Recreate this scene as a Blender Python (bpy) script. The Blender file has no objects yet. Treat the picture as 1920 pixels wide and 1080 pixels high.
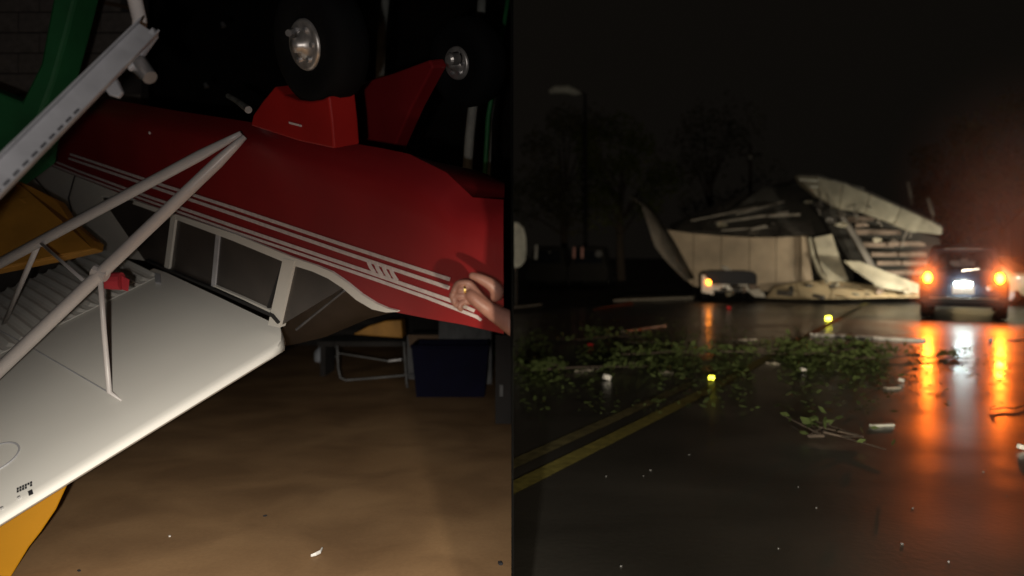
import bpy, bmesh, math, random
from mathutils import Vector as V, Matrix

# ------------------------------------------------------------------ camera, world, lights
S = bpy.context.scene
COL = S.collection
RX = 1920.0
FPX, CH, HYP = 1500.0, 1.45, 480.0          # focal length in photo pixels, camera height, horizon row
cam = bpy.data.objects.new('camera', bpy.data.cameras.new('camera'))
COL.objects.link(cam)
cam.location = (0, 0, CH); cam.rotation_euler = (math.radians(90), 0, 0)
cam.data.sensor_width = 36; cam.data.lens = FPX / RX * 36
cam.data.shift_y = -(540 - HYP) / RX
cam.data.clip_start = 0.05; cam.data.clip_end = 800
cam.data.dof.use_dof = True; cam.data.dof.focus_distance = 3.7; cam.data.dof.aperture_fstop = 1.25
S.camera = cam
W = bpy.data.worlds.new('World'); S.world = W; W.use_nodes = True
wn = W.node_tree.nodes; bgn = wn['Background']
bgn.inputs[0].default_value = (1.0, .84, .66, 1); bgn.inputs[1].default_value = 0.0038      # black rain-cloud night, one even tone

def spot(name, loc, target, power, size, blend, color, radius=0.05, scale=(1, 1, 1)):
    l = bpy.data.lights.new(name, 'SPOT'); l.energy = power; l.spot_size = math.radians(size)
    l.spot_blend = blend; l.color = color; l.shadow_soft_size = radius
    o = bpy.data.objects.new(name, l); COL.objects.link(o); o.location = loc
    d = V(target) - V(loc); o.rotation_euler = d.to_track_quat('-Z', 'Y').to_euler(); o.scale = scale
    return o
# the torch that lights the plane, the headlights of the car the road was filmed from
spot('torch', (-0.16, 0.05, 1.36), (-1.02, 3.2, -0.16), 930, 57, 1.0, (1, .93, .80), .02)
spot('torch_spill', (-0.16, 0.05, 1.38), (-1.5, 3.2, 1.4), 82, 136, .6, (1, .93, .86), .02)
for hx in (0.45, 1.75):
    spot('headlight', (hx, 0.0, .72), (hx + 8.0, 27, 1.05), 3200, 11.5, 0.95, (1, .84, .58), .05, (3.2, 1, 1))
for hx in (0.45, 1.75):
    spot('headlight_spill', (hx, 0.0, .72), (hx + 4.0, 13, .3), 1150, 75, .9, (1, .88, .66), .05)
S.view_settings.view_transform = 'Standard'; S.view_settings.look = 'None'
S.view_settings.exposure = 0; S.view_settings.gamma = 1; S.view_settings.use_curve_mapping = False
S.cycles.max_bounces = 6; S.cycles.volume_bounces = 0
R = random.Random(11)

# ------------------------------------------------------------------ helpers
def ray(px, py): return V(((px - 960) / FPX, 1.0, -(py - HYP) / FPX))
CAMP = V((0, 0, CH))
def at(px, py, D): return CAMP + ray(px, py) * D
def gnd(px, py, z=0.0): return at(px, py, FPX * (CH - z) / (py - HYP))
def hit(px, py, P, N):
    r = ray(px, py); return CAMP + r * ((P - CAMP).dot(N) / r.dot(N))

class MB:
    def __init__(s): s.v = []; s.f = []
    def poly(s, pts): b = len(s.v); s.v += [V(p) for p in pts]; s.f.append(list(range(b, b + len(pts)))); return s
    def plate(s, pts, t):
        b = len(s.v); n = len(pts); t = V(t)
        s.v += [V(p) for p in pts] + [V(p) + t for p in pts]
        s.f.append([b + i for i in range(n)]); s.f.append([b + n + i for i in reversed(range(n))])
        for i in range(n): j = (i + 1) % n; s.f.append([b + i, b + n + i, b + n + j, b + j])
        return s
    def box(s, c, h, rot=None):
        c = V(c); b = len(s.v)
        for x in (-1, 1):
            for y in (-1, 1):
                for z in (-1, 1):
                    p = V((x * h[0], y * h[1], z * h[2])); s.v.append(c + (rot @ p if rot else p))
        for q in ((0, 1, 3, 2), (4, 6, 7, 5), (0, 4, 5, 1), (2, 3, 7, 6), (0, 2, 6, 4), (1, 5, 7, 3)): s.f.append([b + i for i in q])
        return s
    def path(s, pts, rad, n=10, cap=True, flat=1.0, up=None):
        pts = [V(p) for p in pts]; m = len(pts); b = len(s.v)
        rad = rad if isinstance(rad, (list, tuple)) else [rad] * m
        prev = None
        for i, p in enumerate(pts):
            d = (pts[min(i + 1, m - 1)] - pts[max(i - 1, 0)]).normalized()
            a = up if up is not None else (prev if prev is not None else (V((0, 0, 1)) if abs(d.z) < .9 else V((1, 0, 0))))
            u = (V(a) - d * d.dot(V(a))).normalized(); w = d.cross(u); prev = u
            for k in range(n):
                t = 2 * math.pi * k / n; s.v.append(p + (u * math.cos(t) + w * math.sin(t) * flat) * rad[i])
        for i in range(m - 1):
            for k in range(n):
                l = (k + 1) % n; s.f.append([b + i * n + k, b + i * n + l, b + (i + 1) * n + l, b + (i + 1) * n + k])
        if cap: s.f.append([b + k for k in reversed(range(n))]); s.f.append([b + (m - 1) * n + k for k in range(n)])
        return s
    def lathe(s, c, axis, prof, n=28):       # prof: (radius, along axis)
        axis = V(axis).normalized(); u = axis.orthogonal().normalized(); w = axis.cross(u); b = len(s.v); m = len(prof)
        for r, h in prof:
            for k in range(n):
                t = 2 * math.pi * k / n; s.v.append(V(c) + axis * h + (u * math.cos(t) + w * math.sin(t)) * r)
        for i in range(m - 1):
            for k in range(n):
                l = (k + 1) % n; s.f.append([b + i * n + k, b + i * n + l, b + (i + 1) * n + l, b + (i + 1) * n + k])
        return s
    def grid(s, rows, closed=False):
        b = len(s.v); m = len(rows[0])
        for r in rows: s.v += [V(p) for p in r]
        for i in range(len(rows) - 1):
            for k in range(m if closed else m - 1):
                l = (k + 1) % m; s.f.append([b + i * m + k, b + i * m + l, b + (i + 1) * m + l, b + (i + 1) * m + k])
        return s

ROOT = {}
def tag(o, label=None, cat=None, group=None, kind=None):
    if label: o['label'] = label
    if cat: o['category'] = cat
    if group: o['group'] = group
    if kind: o['kind'] = kind
    return o
def build(name, mb, mat, parent=None, smooth=False, bevel=0.0, solid=0.0, origin=None):
    if parent is not None: org = ROOT[parent.name]
    elif origin is not None: org = V(origin)
    else:
        n = len(mb.v); org = V((sum(v.x for v in mb.v) / n, sum(v.y for v in mb.v) / n, min(v.z for v in mb.v)))
    me = bpy.data.meshes.new(name); me.from_pydata([v - org for v in mb.v], [], mb.f); me.update()
    bm = bmesh.new(); bm.from_mesh(me); bmesh.ops.recalc_face_normals(bm, faces=bm.faces); bm.to_mesh(me); bm.free()
    if smooth:
        me.polygons.foreach_set('use_smooth', [True] * len(me.polygons))
    me.materials.append(mat)
    o = bpy.data.objects.new(name, me); COL.objects.link(o)
    if parent is not None: o.parent = parent
    else: o.location = org
    ROOT[o.name] = org
    if solid: m = o.modifiers.new('solid', 'SOLIDIFY'); m.thickness = solid; m.offset = 0
    if bevel: m = o.modifiers.new('bevel', 'BEVEL'); m.width = bevel; m.segments = 2; m.limit_method = 'ANGLE'
    return o
def empty(name, loc, label, cat, group=None):
    o = bpy.data.objects.new(name, None); COL.objects.link(o); o.location = loc; ROOT[o.name] = V(loc); o.empty_display_size = .2
    return tag(o, label, cat, group)
def copy_tree(o, parent=None):
    c = o.copy(); COL.objects.link(c); ROOT[c.name] = ROOT[o.name]
    if parent is not None: c.parent = parent
    for ch in list(o.children): copy_tree(ch, c)
    return c

def mat(name, col, rough=.5, metal=0, var=.25, scale=6, bump=0.0, bscale=40, emit=None, estr=0, spec=.5, alpha=1, coat=0, coatr=.1, col2=None, rvar=0, detail=6):
    m = bpy.data.materials.new(name); m.use_nodes = True; nt = m.node_tree; N = nt.nodes; L = nt.links; b = N['Principled BSDF']
    b.inputs['Roughness'].default_value = rough; b.inputs['Metallic'].default_value = metal
    b.inputs['Specular IOR Level'].default_value = spec; b.inputs['Alpha'].default_value = alpha
    b.inputs['Coat Weight'].default_value = coat; b.inputs['Coat Roughness'].default_value = coatr
    tc = N.new('ShaderNodeTexCoord'); no = N.new('ShaderNodeTexNoise'); no.inputs['Scale'].default_value = scale; no.inputs['Detail'].default_value = detail
    L.new(tc.outputs['Object'], no.inputs['Vector'])
    rp = N.new('ShaderNodeValToRGB'); e = rp.color_ramp.elements; e[0].position = .3; e[1].position = .7
    c2 = col2 or tuple(min(1, c * (1 + var)) for c in col)
    e[0].color = (*[c * (1 - var) if not col2 else c for c in col], 1); e[1].color = (*c2, 1)
    L.new(no.outputs['Fac'], rp.inputs[0]); L.new(rp.outputs[0], b.inputs['Base Color'])
    if rvar:
        mr = N.new('ShaderNodeMapRange'); mr.inputs[1].default_value = .3; mr.inputs[2].default_value = .7
        mr.inputs[3].default_value = max(.02, rough - rvar); mr.inputs[4].default_value = rough + rvar
        L.new(no.outputs['Fac'], mr.inputs[0]); L.new(mr.outputs[0], b.inputs['Roughness'])
    if bump:
        n2 = N.new('ShaderNodeTexNoise'); n2.inputs['Scale'].default_value = bscale; n2.inputs['Detail'].default_value = 4
        L.new(tc.outputs['Object'], n2.inputs['Vector'])
        bp = N.new('ShaderNodeBump'); bp.inputs['Strength'].default_value = bump; bp.inputs['Distance'].default_value = .02
        L.new(n2.outputs['Fac'], bp.inputs['Height']); L.new(bp.outputs[0], b.inputs['Normal'])
    if emit: b.inputs['Emission Color'].default_value = (*emit, 1); b.inputs['Emission Strength'].default_value = estr
    return m

M = dict(
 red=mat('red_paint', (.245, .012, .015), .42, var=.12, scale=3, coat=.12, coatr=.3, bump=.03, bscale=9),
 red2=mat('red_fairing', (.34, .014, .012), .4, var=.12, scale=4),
 white=mat('white_paint', (.66, .64, .60), .45, var=.05, scale=2.5),
 wing=mat('white_wing_fabric', (.74, .72, .68), .5, var=.035, scale=1.7, bump=.02, bscale=5),
 strut=mat('strut_white', (.62, .58, .57), .35, var=.06, scale=7),
 stripe=mat('stripe_white', (.62, .55, .55), .5, var=.12, scale=30),
 pane=mat('perspex', (.06, .05, .045), .3, var=.25, scale=4, alpha=.86),
 seal=mat('rubber_seal', (.012, .011, .012), .6),
 tyre=mat('tyre_rubber', (.004, .004, .0045), .85, spec=.15),
 hub=mat('hub_metal', (.55, .52, .5), .38, metal=.7, var=.3, scale=22),
 alu=mat('grey_metal', (.46, .46, .49), .5, metal=.1, var=.18, scale=9),
 steel=mat('bright_steel', (.62, .62, .64), .28, metal=.8, var=.15, scale=14),
 strap=mat('grey_strap', (.30, .31, .29), .7, var=.3), hole=mat('dark_hole', (.015, .015, .02), .9),
 green=mat('green_fabric', (.022, .16, .055), .6, var=.3, scale=3),
 yellow=mat('yellow_fabric', (.40, .18, .003), .6, spec=.15, var=.08, scale=3),
 yellow2=mat('yellow_faded', (.36, .17, .022), .6, var=.2, scale=6),
 block=mat('cinder_block', (.25, .22, .20), .9, var=.2, scale=12, bump=.4, bscale=60),
 mortar=mat('mortar', (.09, .08, .075), .95),
 floor=None,
 skin=mat('skin', (.31, .15, .115), .5, var=.12, scale=28, bump=.08, bscale=160),
 gold=mat('gold', (.9, .62, .2), .25, metal=1),
 rag=mat('red_cloth', (.45, .03, .045), .85, var=.2),
 blue=mat('blue_plastic', (.003, .003, .016), .8, var=.2, spec=.15),
 grey=mat('grey_plastic', (.10, .10, .105), .7, var=.3, scale=8),
 pale=mat('pale_glare', (.5, .53, .6), .3, var=.2),
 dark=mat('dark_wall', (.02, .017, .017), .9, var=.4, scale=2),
 paper=mat('paper_white', (.7, .68, .66), .8, var=.1),
 brown=mat('brown_card', (.16, .10, .06), .8, var=.3),
 denim=mat('denim', (.05, .10, .19), .9),
 sheet=mat('divider_black', (.004, .004, .004), .95, spec=0),
 beige=mat('beige_siding', (.27, .215, .16), .75, var=.28, scale=1.2, bump=.15, bscale=8),
 beige2=mat('cream_board', (.50, .40, .26), .75, var=.18, scale=2.5, bump=.2, bscale=10),
 greyp=mat('weathered_sheet', (.15, .135, .12), .55, metal=.2, var=.3, scale=3),
 roof=mat('roof_sheet', (.10, .092, .088), .5, metal=.3, var=.35, scale=2),
 fascia=mat('roof_edge', (.27, .25, .20), .65, var=.3, scale=2.2, bump=.2, bscale=8),
 slat=mat('slat_wood', (.20, .155, .13), .7, var=.35, scale=2.5),
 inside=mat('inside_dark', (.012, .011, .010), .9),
 brightedge=mat('highlight_trim', (.5, .5, .46), .4, var=.15),
 carp=mat('car_paint_dark', (.010, .011, .018), .5, spec=.15, var=.2),
 carc=mat('car_paint_cream', (.55, .44, .28), .4, coat=.4, var=.08),
 carw=mat('car_paint_white', (.55, .52, .48), .4, var=.1),
 glass=mat('car_glass', (.012, .014, .018), .1, var=.3),
 chrome=mat('chrome', (.7, .7, .7), .2, metal=1),
 plate=mat('plate_white', (.8, .82, .82), .5, var=.05, emit=(.8, .95, 1), estr=.0),
 tail=mat('tail_lamp', (.8, .2, .05), .3, emit=(1, .2, .006), estr=80),
 amber=mat('amber_lamp', (.8, .3, .05), .3, emit=(1, .26, .012), estr=20),
 platel=mat('plate_lamp', (.8, .8, .8), .3, emit=(.75, .95, .92), estr=220),
 redl=mat('red_reflector', (.6, .02, .03), .3),
 line=mat('yellow_line', (.17, .145, .035), .5, var=.35, scale=14),
 line2=mat('yellow_line_worn', (.10, .085, .035), .5, var=.5, scale=9),
 marker=mat('marker_body', (.45, .42, .04), .4),
 prism=mat('marker_lens', (.75, .8, .05), .22, metal=.9, var=.1),
 leaf=mat('leaf_wet', (.04, .055, .02), .6, spec=.15, scale=1.5, col2=(.075, .10, .034)),
 crown=mat('crown_leaf', (.06, .08, .02), .6, col2=(.15, .16, .05), scale=.8),
 crownr=mat('crown_leaf_far', (.08, .08, .045), .6, col2=(.15, .135, .075), scale=.8),
 bark=mat('bark', (.06, .045, .035), .9, var=.3, bump=.5, bscale=20),
 lath=mat('lath_pale', (.45, .40, .34), .6, var=.25, scale=8),
 soil=mat('wet_ground', (.02, .017, .013), .55, var=.5, scale=.5, rvar=.25, bump=.3, bscale=6),
 kerb=mat('kerb_concrete', (.25, .23, .2), .6, var=.2),
 orange=mat('orange_shine', (.30, .06, .02), .5, var=.2),
)

def floor_mat():
    m = bpy.data.materials.new('hangar_floor'); m.use_nodes = True; nt = m.node_tree; N = nt.nodes; L = nt.links; b = N['Principled BSDF']
    tc = N.new('ShaderNodeTexCoord')
    n1 = N.new('ShaderNodeTexNoise'); n1.inputs['Scale'].default_value = .6; n1.inputs['Detail'].default_value = 7; n1.inputs['Distortion'].default_value = .15
    r1 = N.new('ShaderNodeValToRGB'); e = r1.color_ramp.elements
    e[0].position = .32; e[0].color = (.27, .155, .075, 1); e[1].position = .68; e[1].color = (.40, .25, .13, 1)
    n2 = N.new('ShaderNodeTexNoise'); n2.inputs['Scale'].default_value = 1.7; n2.inputs['Detail'].default_value = 5; n2.inputs['Distortion'].default_value = .4
    r2 = N.new('ShaderNodeValToRGB'); e = r2.color_ramp.elements
    e[0].position = .36; e[0].color = (.72, .7, .7, 1); e[1].position = .6; e[1].color = (1, 1, 1, 1)
    n3 = N.new('ShaderNodeTexNoise'); n3.inputs['Scale'].default_value = 45; n3.inputs['Detail'].default_value = 4
    r3 = N.new('ShaderNodeValToRGB'); e = r3.color_ramp.elements; e[0].position = .3; e[0].color = (.93, .93, .93, 1); e[1].position = .7; e[1].color = (1.04, 1.04, 1.04, 1)
    for n in (n1, n2, n3): L.new(tc.outputs['Object'], n.inputs['Vector'])
    L.new(n1.outputs[0], r1.inputs[0]); L.new(n2.outputs[0], r2.inputs[0]); L.new(n3.outputs[0], r3.inputs[0])
    mx = N.new('ShaderNodeMixRGB'); mx.blend_type = 'MULTIPLY'; mx.inputs[0].default_value = 1
    mx2 = N.new('ShaderNodeMixRGB'); mx2.blend_type = 'MULTIPLY'; mx2.inputs[0].default_value = 1
    L.new(r1.outputs[0], mx.inputs[1]); L.new(r2.outputs[0], mx.inputs[2]); L.new(mx.outputs[0], mx2.inputs[1]); L.new(r3.outputs[0], mx2.inputs[2])
    L.new(mx2.outputs[0], b.inputs['Base Color']); b.inputs['Roughness'].default_value = .75; b.inputs['Specular IOR Level'].default_value = .25
    bp = N.new('ShaderNodeBump'); bp.inputs['Strength'].default_value = .05; bp.inputs['Distance'].default_value = .01
    L.new(n3.outputs[0], bp.inputs['Height']); L.new(bp.outputs[0], b.inputs['Normal'])
    return m
M['floor'] = floor_mat()

def road_mat():
    m = bpy.data.materials.new('wet_asphalt'); m.use_nodes = True; nt = m.node_tree; N = nt.nodes; L = nt.links; b = N['Principled BSDF']
    tc = N.new('ShaderNodeTexCoord')
    n1 = N.new('ShaderNodeTexNoise'); n1.inputs['Scale'].default_value = .55; n1.inputs['Detail'].default_value = 7; n1.inputs['Distortion'].default_value = .5
    L.new(tc.outputs['Object'], n1.inputs['Vector'])
    r1 = N.new('ShaderNodeValToRGB'); e = r1.color_ramp.elements; e[0].position = .35; e[0].color = (.016, .0145, .012, 1); e[1].position = .7; e[1].color = (.034, .03, .024, 1)
    L.new(n1.outputs[0], r1.inputs[0]); L.new(r1.outputs[0], b.inputs['Base Color'])
    mr = N.new('ShaderNodeMapRange'); mr.inputs[1].default_value = .3; mr.inputs[2].default_value = .7; mr.inputs[3].default_value = .36; mr.inputs[4].default_value = .52
    L.new(n1.outputs[0], mr.inputs[0]); L.new(mr.outputs[0], b.inputs['Roughness'])
    b.inputs['Specular IOR Level'].default_value = .9
    b.inputs['Coat Weight'].default_value = .75; mc = N.new('ShaderNodeMapRange'); n5 = N.new('ShaderNodeTexNoise'); n5.inputs['Scale'].default_value = 1.1; n5.inputs['Detail'].default_value = 5; L.new(tc.outputs['Object'], n5.inputs['Vector']); L.new(n5.outputs[0], mc.inputs[0]); mc.inputs[1].default_value = .38; mc.inputs[2].default_value = .62; mc.inputs[3].default_value = .15; mc.inputs[4].default_value = .27; L.new(mc.outputs[0], b.inputs['Coat Roughness']); b.inputs['Coat IOR'].default_value = 1.33
    n2 = N.new('ShaderNodeTexNoise'); n2.inputs['Scale'].default_value = 26; n2.inputs['Detail'].default_value = 3
    n3 = N.new('ShaderNodeTexNoise'); n3.inputs['Scale'].default_value = 3.0; n3.inputs['Detail'].default_value = 2
    for n in (n2, n3): L.new(tc.outputs['Object'], n.inputs['Vector'])
    bp = N.new('ShaderNodeBump'); bp.inputs['Strength'].default_value = .35; bp.inputs['Distance'].default_value = .006; L.new(n2.outputs[0], bp.inputs['Height'])
    b2 = N.new('ShaderNodeBump'); b2.inputs['Strength'].default_value = .12; b2.inputs['Distance'].default_value = .02; L.new(n3.outputs[0], b2.inputs['Height'])
    L.new(bp.outputs[0], b.inputs['Normal']); L.new(b2.outputs[0], b.inputs['Coat Normal'])
    return m
M['road'] = road_mat()

# ------------------------------------------------------------------ setting
WY0, WY1 = 2.35, 13.0
build('ground', MB().poly([(-300, -60, -.03), (400, -60, -.03), (400, 500, -.03), (-300, 500, -.03)]), M['soil'], origin=(0, 0, 0))['kind'] = 'structure'
build('hangar_floor', MB().plate([(-11, -3, 0), (-.003, -3, 0), (-.003, 13.2, 0), (-11, 13.2, 0)], (0, 0, -.025)), M['floor'], origin=(0, 0, 0))['kind'] = 'structure'
RD = V((math.sin(math.radians(29.4)), math.cos(math.radians(29.4)), 0)); RN = V((RD.y, -RD.x, 0))   # road direction, right of it
def rd(u, v, z=0): return V((0, 5.06, 0)) + RD * u + RN * v + V((0, 0, z))
build('road', MB().poly([(.004, -4, -.012), (26, -4, -.012), (34, 42, -.012), (12, 42, -.012), (5.0, 26.8, -.012), (.004, 20, -.012)]), M['road'], origin=(0, 0, 0))['kind'] = 'structure'
# thin unseen divider added to keep hangar and road light apart, and the hangar's far walls and roof
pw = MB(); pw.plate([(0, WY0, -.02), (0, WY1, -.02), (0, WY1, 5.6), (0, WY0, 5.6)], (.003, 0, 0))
tag(build('light_divider', pw, M['sheet'], origin=(0, 0, 0)), kind='structure')
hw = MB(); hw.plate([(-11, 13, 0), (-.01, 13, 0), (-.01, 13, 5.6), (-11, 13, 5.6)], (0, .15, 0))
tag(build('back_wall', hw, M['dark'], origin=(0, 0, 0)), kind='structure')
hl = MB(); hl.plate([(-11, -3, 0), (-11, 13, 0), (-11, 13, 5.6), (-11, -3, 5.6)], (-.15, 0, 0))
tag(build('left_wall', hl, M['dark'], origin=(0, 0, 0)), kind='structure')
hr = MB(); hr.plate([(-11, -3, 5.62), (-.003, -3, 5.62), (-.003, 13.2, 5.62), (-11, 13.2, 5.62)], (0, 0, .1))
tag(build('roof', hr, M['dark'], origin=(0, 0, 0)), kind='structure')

# ------------------------------------------------------------------ overturned aeroplane
F = V((.74, -.639, -.21)).normalized()
L1 = V((-.656, -.615, -.44)).normalized()                 # towards the visible wing tip
U = (V((.152, .463, -.874)) + V((-.137, .163, -.977))).normalized(); U = (U - F * U.dot(F)).normalized()
NS = U.cross(F).normalized()
if NS.y > 0: NS = -NS
A0 = at(510, 600, 4.05)
def sd(px, py, off=0.0): return hit(px, py, A0 + NS * off, NS)
WP = at(540, 640, 4.0); WN = F.cross(L1).normalized()
if WN.z < 0: WN = -WN                                       # up, out of the visible under-surface
def wg(px, py, off=0.0): return hit(px, py, WP + WN * off, WN)
def wc(c, s, h=0.0): return WP - F * c + L1 * s + WN * h    # chord back from leading edge, span, height
base = V((-1.3, 4.2, 0))
P = empty('overturned_airplane', base, 'red and white high-wing light aircraft lying upside down with its wheels in the air', 'airplane')

st = [((95, 182), (60, 297)), ((180, 190), (150, 332)), ((300, 212), (250, 372)), ((400, 228), (340, 405)), ((470, 240), (440, 437)),
      ((560, 262), (545, 487)), ((625, 275), (620, 512)), ((680, 285), (668, 550)), ((730, 296), (735, 584)), ((800, 332), (800, 597)),
      ((850, 380), (870, 609)), ((948, 388), (948, 627))]
def lerp_st(k):
    out = []
    for i in range(len(st) - 1):
        for j in range(k):
            t = j / k; a, b = st[i], st[i + 1]
            out.append(tuple((a[q][0] + (b[q][0] - a[q][0]) * t, a[q][1] + (b[q][1] - a[q][1]) * t) for q in (0, 1)))
    return out + [st[-1]]
rows = []; FW = .95
stations = lerp_st(2); ns_ = len(stations)
for i, (b, r) in enumerate(stations):
    pb, pr = sd(*b), sd(*r); row = []
    end = max(0, (i - (ns_ - 4)) / 3.0)                        # nose bowl rounds in
    wdt = FW * (1 - .12 * end)
    for t in (0, .03, .07, .12, .18, .3, .5, .75, 1):
        q = (max(0, 1 - t / .18)) ** 2
        row.append(pb + (pr - pb) * t - NS * (.10 * q + .0))
    row.append(pr - NS * wdt)
    pf = pb + U * min(.36, (pr - pb).length * .6)               # belly slopes down to the far side
    for t in (.75, .4, .15, .04, 0): row.append(pf + (pr - pf) * t - NS * (wdt - .10 * (max(0, 1 - t / .18)) ** 2))
    for k in (.75, .5, .25): row.append(pb + (pf - pb) * k - NS * (wdt * k) - U * .05 * math.sin(k * math.pi))
    rows.append(row)
fm = MB(); fm.grid(rows, True)
fm.poly(rows[-1]); fm.poly(rows[0])
fus = build('fuselage', fm, M['red'], P, smooth=True)
fb = bmesh.new(); fb.from_mesh(fus.data)
bmesh.ops.bisect_plane(fb, geom=fb.verts[:] + fb.edges[:] + fb.faces[:], plane_co=(-.03 - base.x, 0, 0), plane_no=(1, 0, 0), clear_outer=True)
bmesh.ops.holes_fill(fb, edges=[e for e in fb.edges if e.is_boundary], sides=0)
fb.to_mesh(fus.data); fb.free()
es = fus.modifiers.new('es', 'EDGE_SPLIT'); es.split_angle = math.radians(38)

def ribbon(pts, w, off=.004, th=.003, f=sd):
    """strip on the side plane along a photo polyline, w pixels wide"""
    mb = MB(); rows_ = []
    for i, p in enumerate(pts):
        a = pts[max(i - 1, 0)]; b = pts[min(i + 1, len(pts) - 1)]
        dx, dy = b[0] - a[0], b[1] - a[1]; l = math.hypot(dx, dy); nx, ny = -dy / l, dx / l
        ww = w[i] if isinstance(w, (list, tuple)) else w
        p1 = (p[0] + nx * ww / 2, p[1] + ny * ww / 2); p2 = (p[0] - nx * ww / 2, p[1] - ny * ww / 2)
        n = NS if f is sd else WN
        rows_.append([f(*p1, off), f(*p2, off), f(*p2, off) - n * th, f(*p1, off) - n * th])
    mb.grid(rows_, True); mb.poly(rows_[0]); mb.poly(rows_[-1]); return mb
build('stripe', ribbon([(131, 289), (267, 335), (440, 391), (640, 458), (843, 524)], [4, 5, 6, 6.5, 7]), M['stripe'], P)
build('stripe', ribbon([(128, 297), (267, 344), (440, 403), (640, 472), (842, 540)], [4, 5, 6, 6.5, 7]), M['stripe'], P)
build('stripe', ribbon([(81, 294), (150, 322), (250, 359), (440, 425), (693, 511), (848, 565), (889, 583)], [3, 3.5, 4.5, 6, 6.5, 7, 6]), M['stripe'], P)
build('stripe', ribbon([(90, 306), (150, 330), (250, 367), (440, 435), (650, 506), (700, 523), (800, 558), (893, 594), (902, 601)], [3, 3, 3.5, 4.5, 5.5, 6, 6, 6, 4]), M['stripe'], P)
for k in range(4):
    x = 690 + 14 * k; y = 490 + 4.8 * k
    build('slash_mark', ribbon([(x, y), (x + 4, y + 10), (x + 12, y + 22)], 6, .0055), M['stripe'], P)
# white sill under the stripes, running down the windscreen to the cowl
build('window_sill', ribbon([(250, 379), (330, 407), (440, 446), (545, 489), (588, 503)], [7, 9, 13, 14, 13], .012, .02), M['white'], P)
build('windscreen_trim', ribbon([(588, 503), (618, 516), (646, 535), (672, 557), (700, 574), (724, 582), (745, 584)], [13, 14, 13, 14, 13, 8, 2], .013, .02), M['white'], P)
# rear white fairing and cabin posts
build('rear_fairing', MB().plate([sd(*p) for p in ((62, 299), (150, 334), (250, 373), (190, 368), (205, 392), (272, 489), (215, 480), (120, 425), (40, 335))], -NS * .8), M['white'], P)
build('window_post', ribbon([(325, 402), (312, 504)], 9, .014, .03), M['white'], P)
build('window_post', ribbon([(408, 440), (399, 538)], 7, .008, .02), M['alu'], P)
build('window_post', ribbon([(541, 487), (513, 612)], 22, .014, .035), M['white'], P)
build('window_seal', ribbon([(533, 487), (529, 498), (500, 584)], 5, .006, .01), M['seal'], P)
build('roof_rail', ribbon([(272, 488), (312, 506), (400, 543), (510, 592), (522, 606)], [3, 4, 4.5, 6, 5], .02, .03), M['seal'], P)
build('roof_trim', ribbon([(400, 536), (455, 560), (506, 584)], [2, 3, 4], .016, .02), M['white'], P)
def pane(name, pts, off=0.0, parent=P):
    return build(name, MB().plate([sd(*p, off) for p in pts], -NS * .006), M['pane'], parent)
pane('window_pane', [(192, 370), (248, 378), (322, 404), (310, 504), (272, 490), (206, 394)])
pane('window_pane', [(325, 404), (406, 440), (397, 540), (313, 504)])
pane('window_pane', [(408, 440), (536, 487), (506, 590), (400, 540)])
pane('windscreen_side', [(548, 494), (588, 506), (618, 519), (646, 538), (524, 612)])
# wrap-round windscreen front, running away from the camera to the far side
wsr = [(646, 538), (672, 560), (700, 576), (738, 585)]
lo = [(540, 640), (556, 652), (590, 648), (640, 612)]
rowsw = [[sd(*wsr[0]) , sd(*wsr[1]), sd(*wsr[2]), sd(*wsr[3])]]
for k in (.12, .5, 1.0):
    rowsw.append([sd(*a) * (1 - k) + (sd(*b) ) * k - NS * (.2 + .35 * k) for a, b in zip(wsr, lo)])
build('windscreen', MB().grid([[sd(548, 494, -.02), sd(646, 538, -.02), sd(700, 577, -.02), sd(738, 586, -.02)],
      [sd(540, 560, -.12), sd(600, 585, -.16), sd(660, 592, -.2), sd(720, 590, -.25)],
      [sd(530, 615, -.3), sd(556, 645, -.35), sd(610, 632, -.4), sd(690, 598, -.5)],
      [sd(500, 640, -.8), sd(530, 650, -.85), sd(590, 630, -.9), sd(680, 600, -.9)]]), M['pane'], P, smooth=True)
build('windscreen_brace', MB().path([sd(646, 545, -.03), sd(556, 618, -.12)], [.005, .007]), M['grey'], P)
# cabin interior: far side and headliner, dark
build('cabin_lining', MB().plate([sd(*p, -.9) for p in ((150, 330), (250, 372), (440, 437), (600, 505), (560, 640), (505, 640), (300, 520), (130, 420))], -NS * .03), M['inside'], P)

# wing: inverted, under-surface up
prof = [(0, -.03), (.006, -.014), (.022, -.004), (.05, 0), (.3, .003), (.8, .002), (1.44, -.004), (1.62, -.022), (1.62, -.03), (1.2, -.05), (.8, -.10), (.4, -.135), (.15, -.105), (.05, -.068), (.012, -.045)]
rw = []
for s in (-.04, 0.0, .03, .07, .12, .2, .5, 1.0, 1.6, 2.15):
    cut = .16 * max(0, 1 - (s + .04) / .16) ** 2
    rw.append([wc(max(c, cut) if c < .3 else c, s - .02, h) for c, h in prof])
wm = MB(); wm.grid(rw, True); wm.poly(rw[0]); wm.poly(rw[-1])
wing = build('wing', wm, M['wing'], P, smooth=True)
es = wing.modifiers.new('es', 'EDGE_SPLIT'); es.split_angle = math.radians(40)
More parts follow.
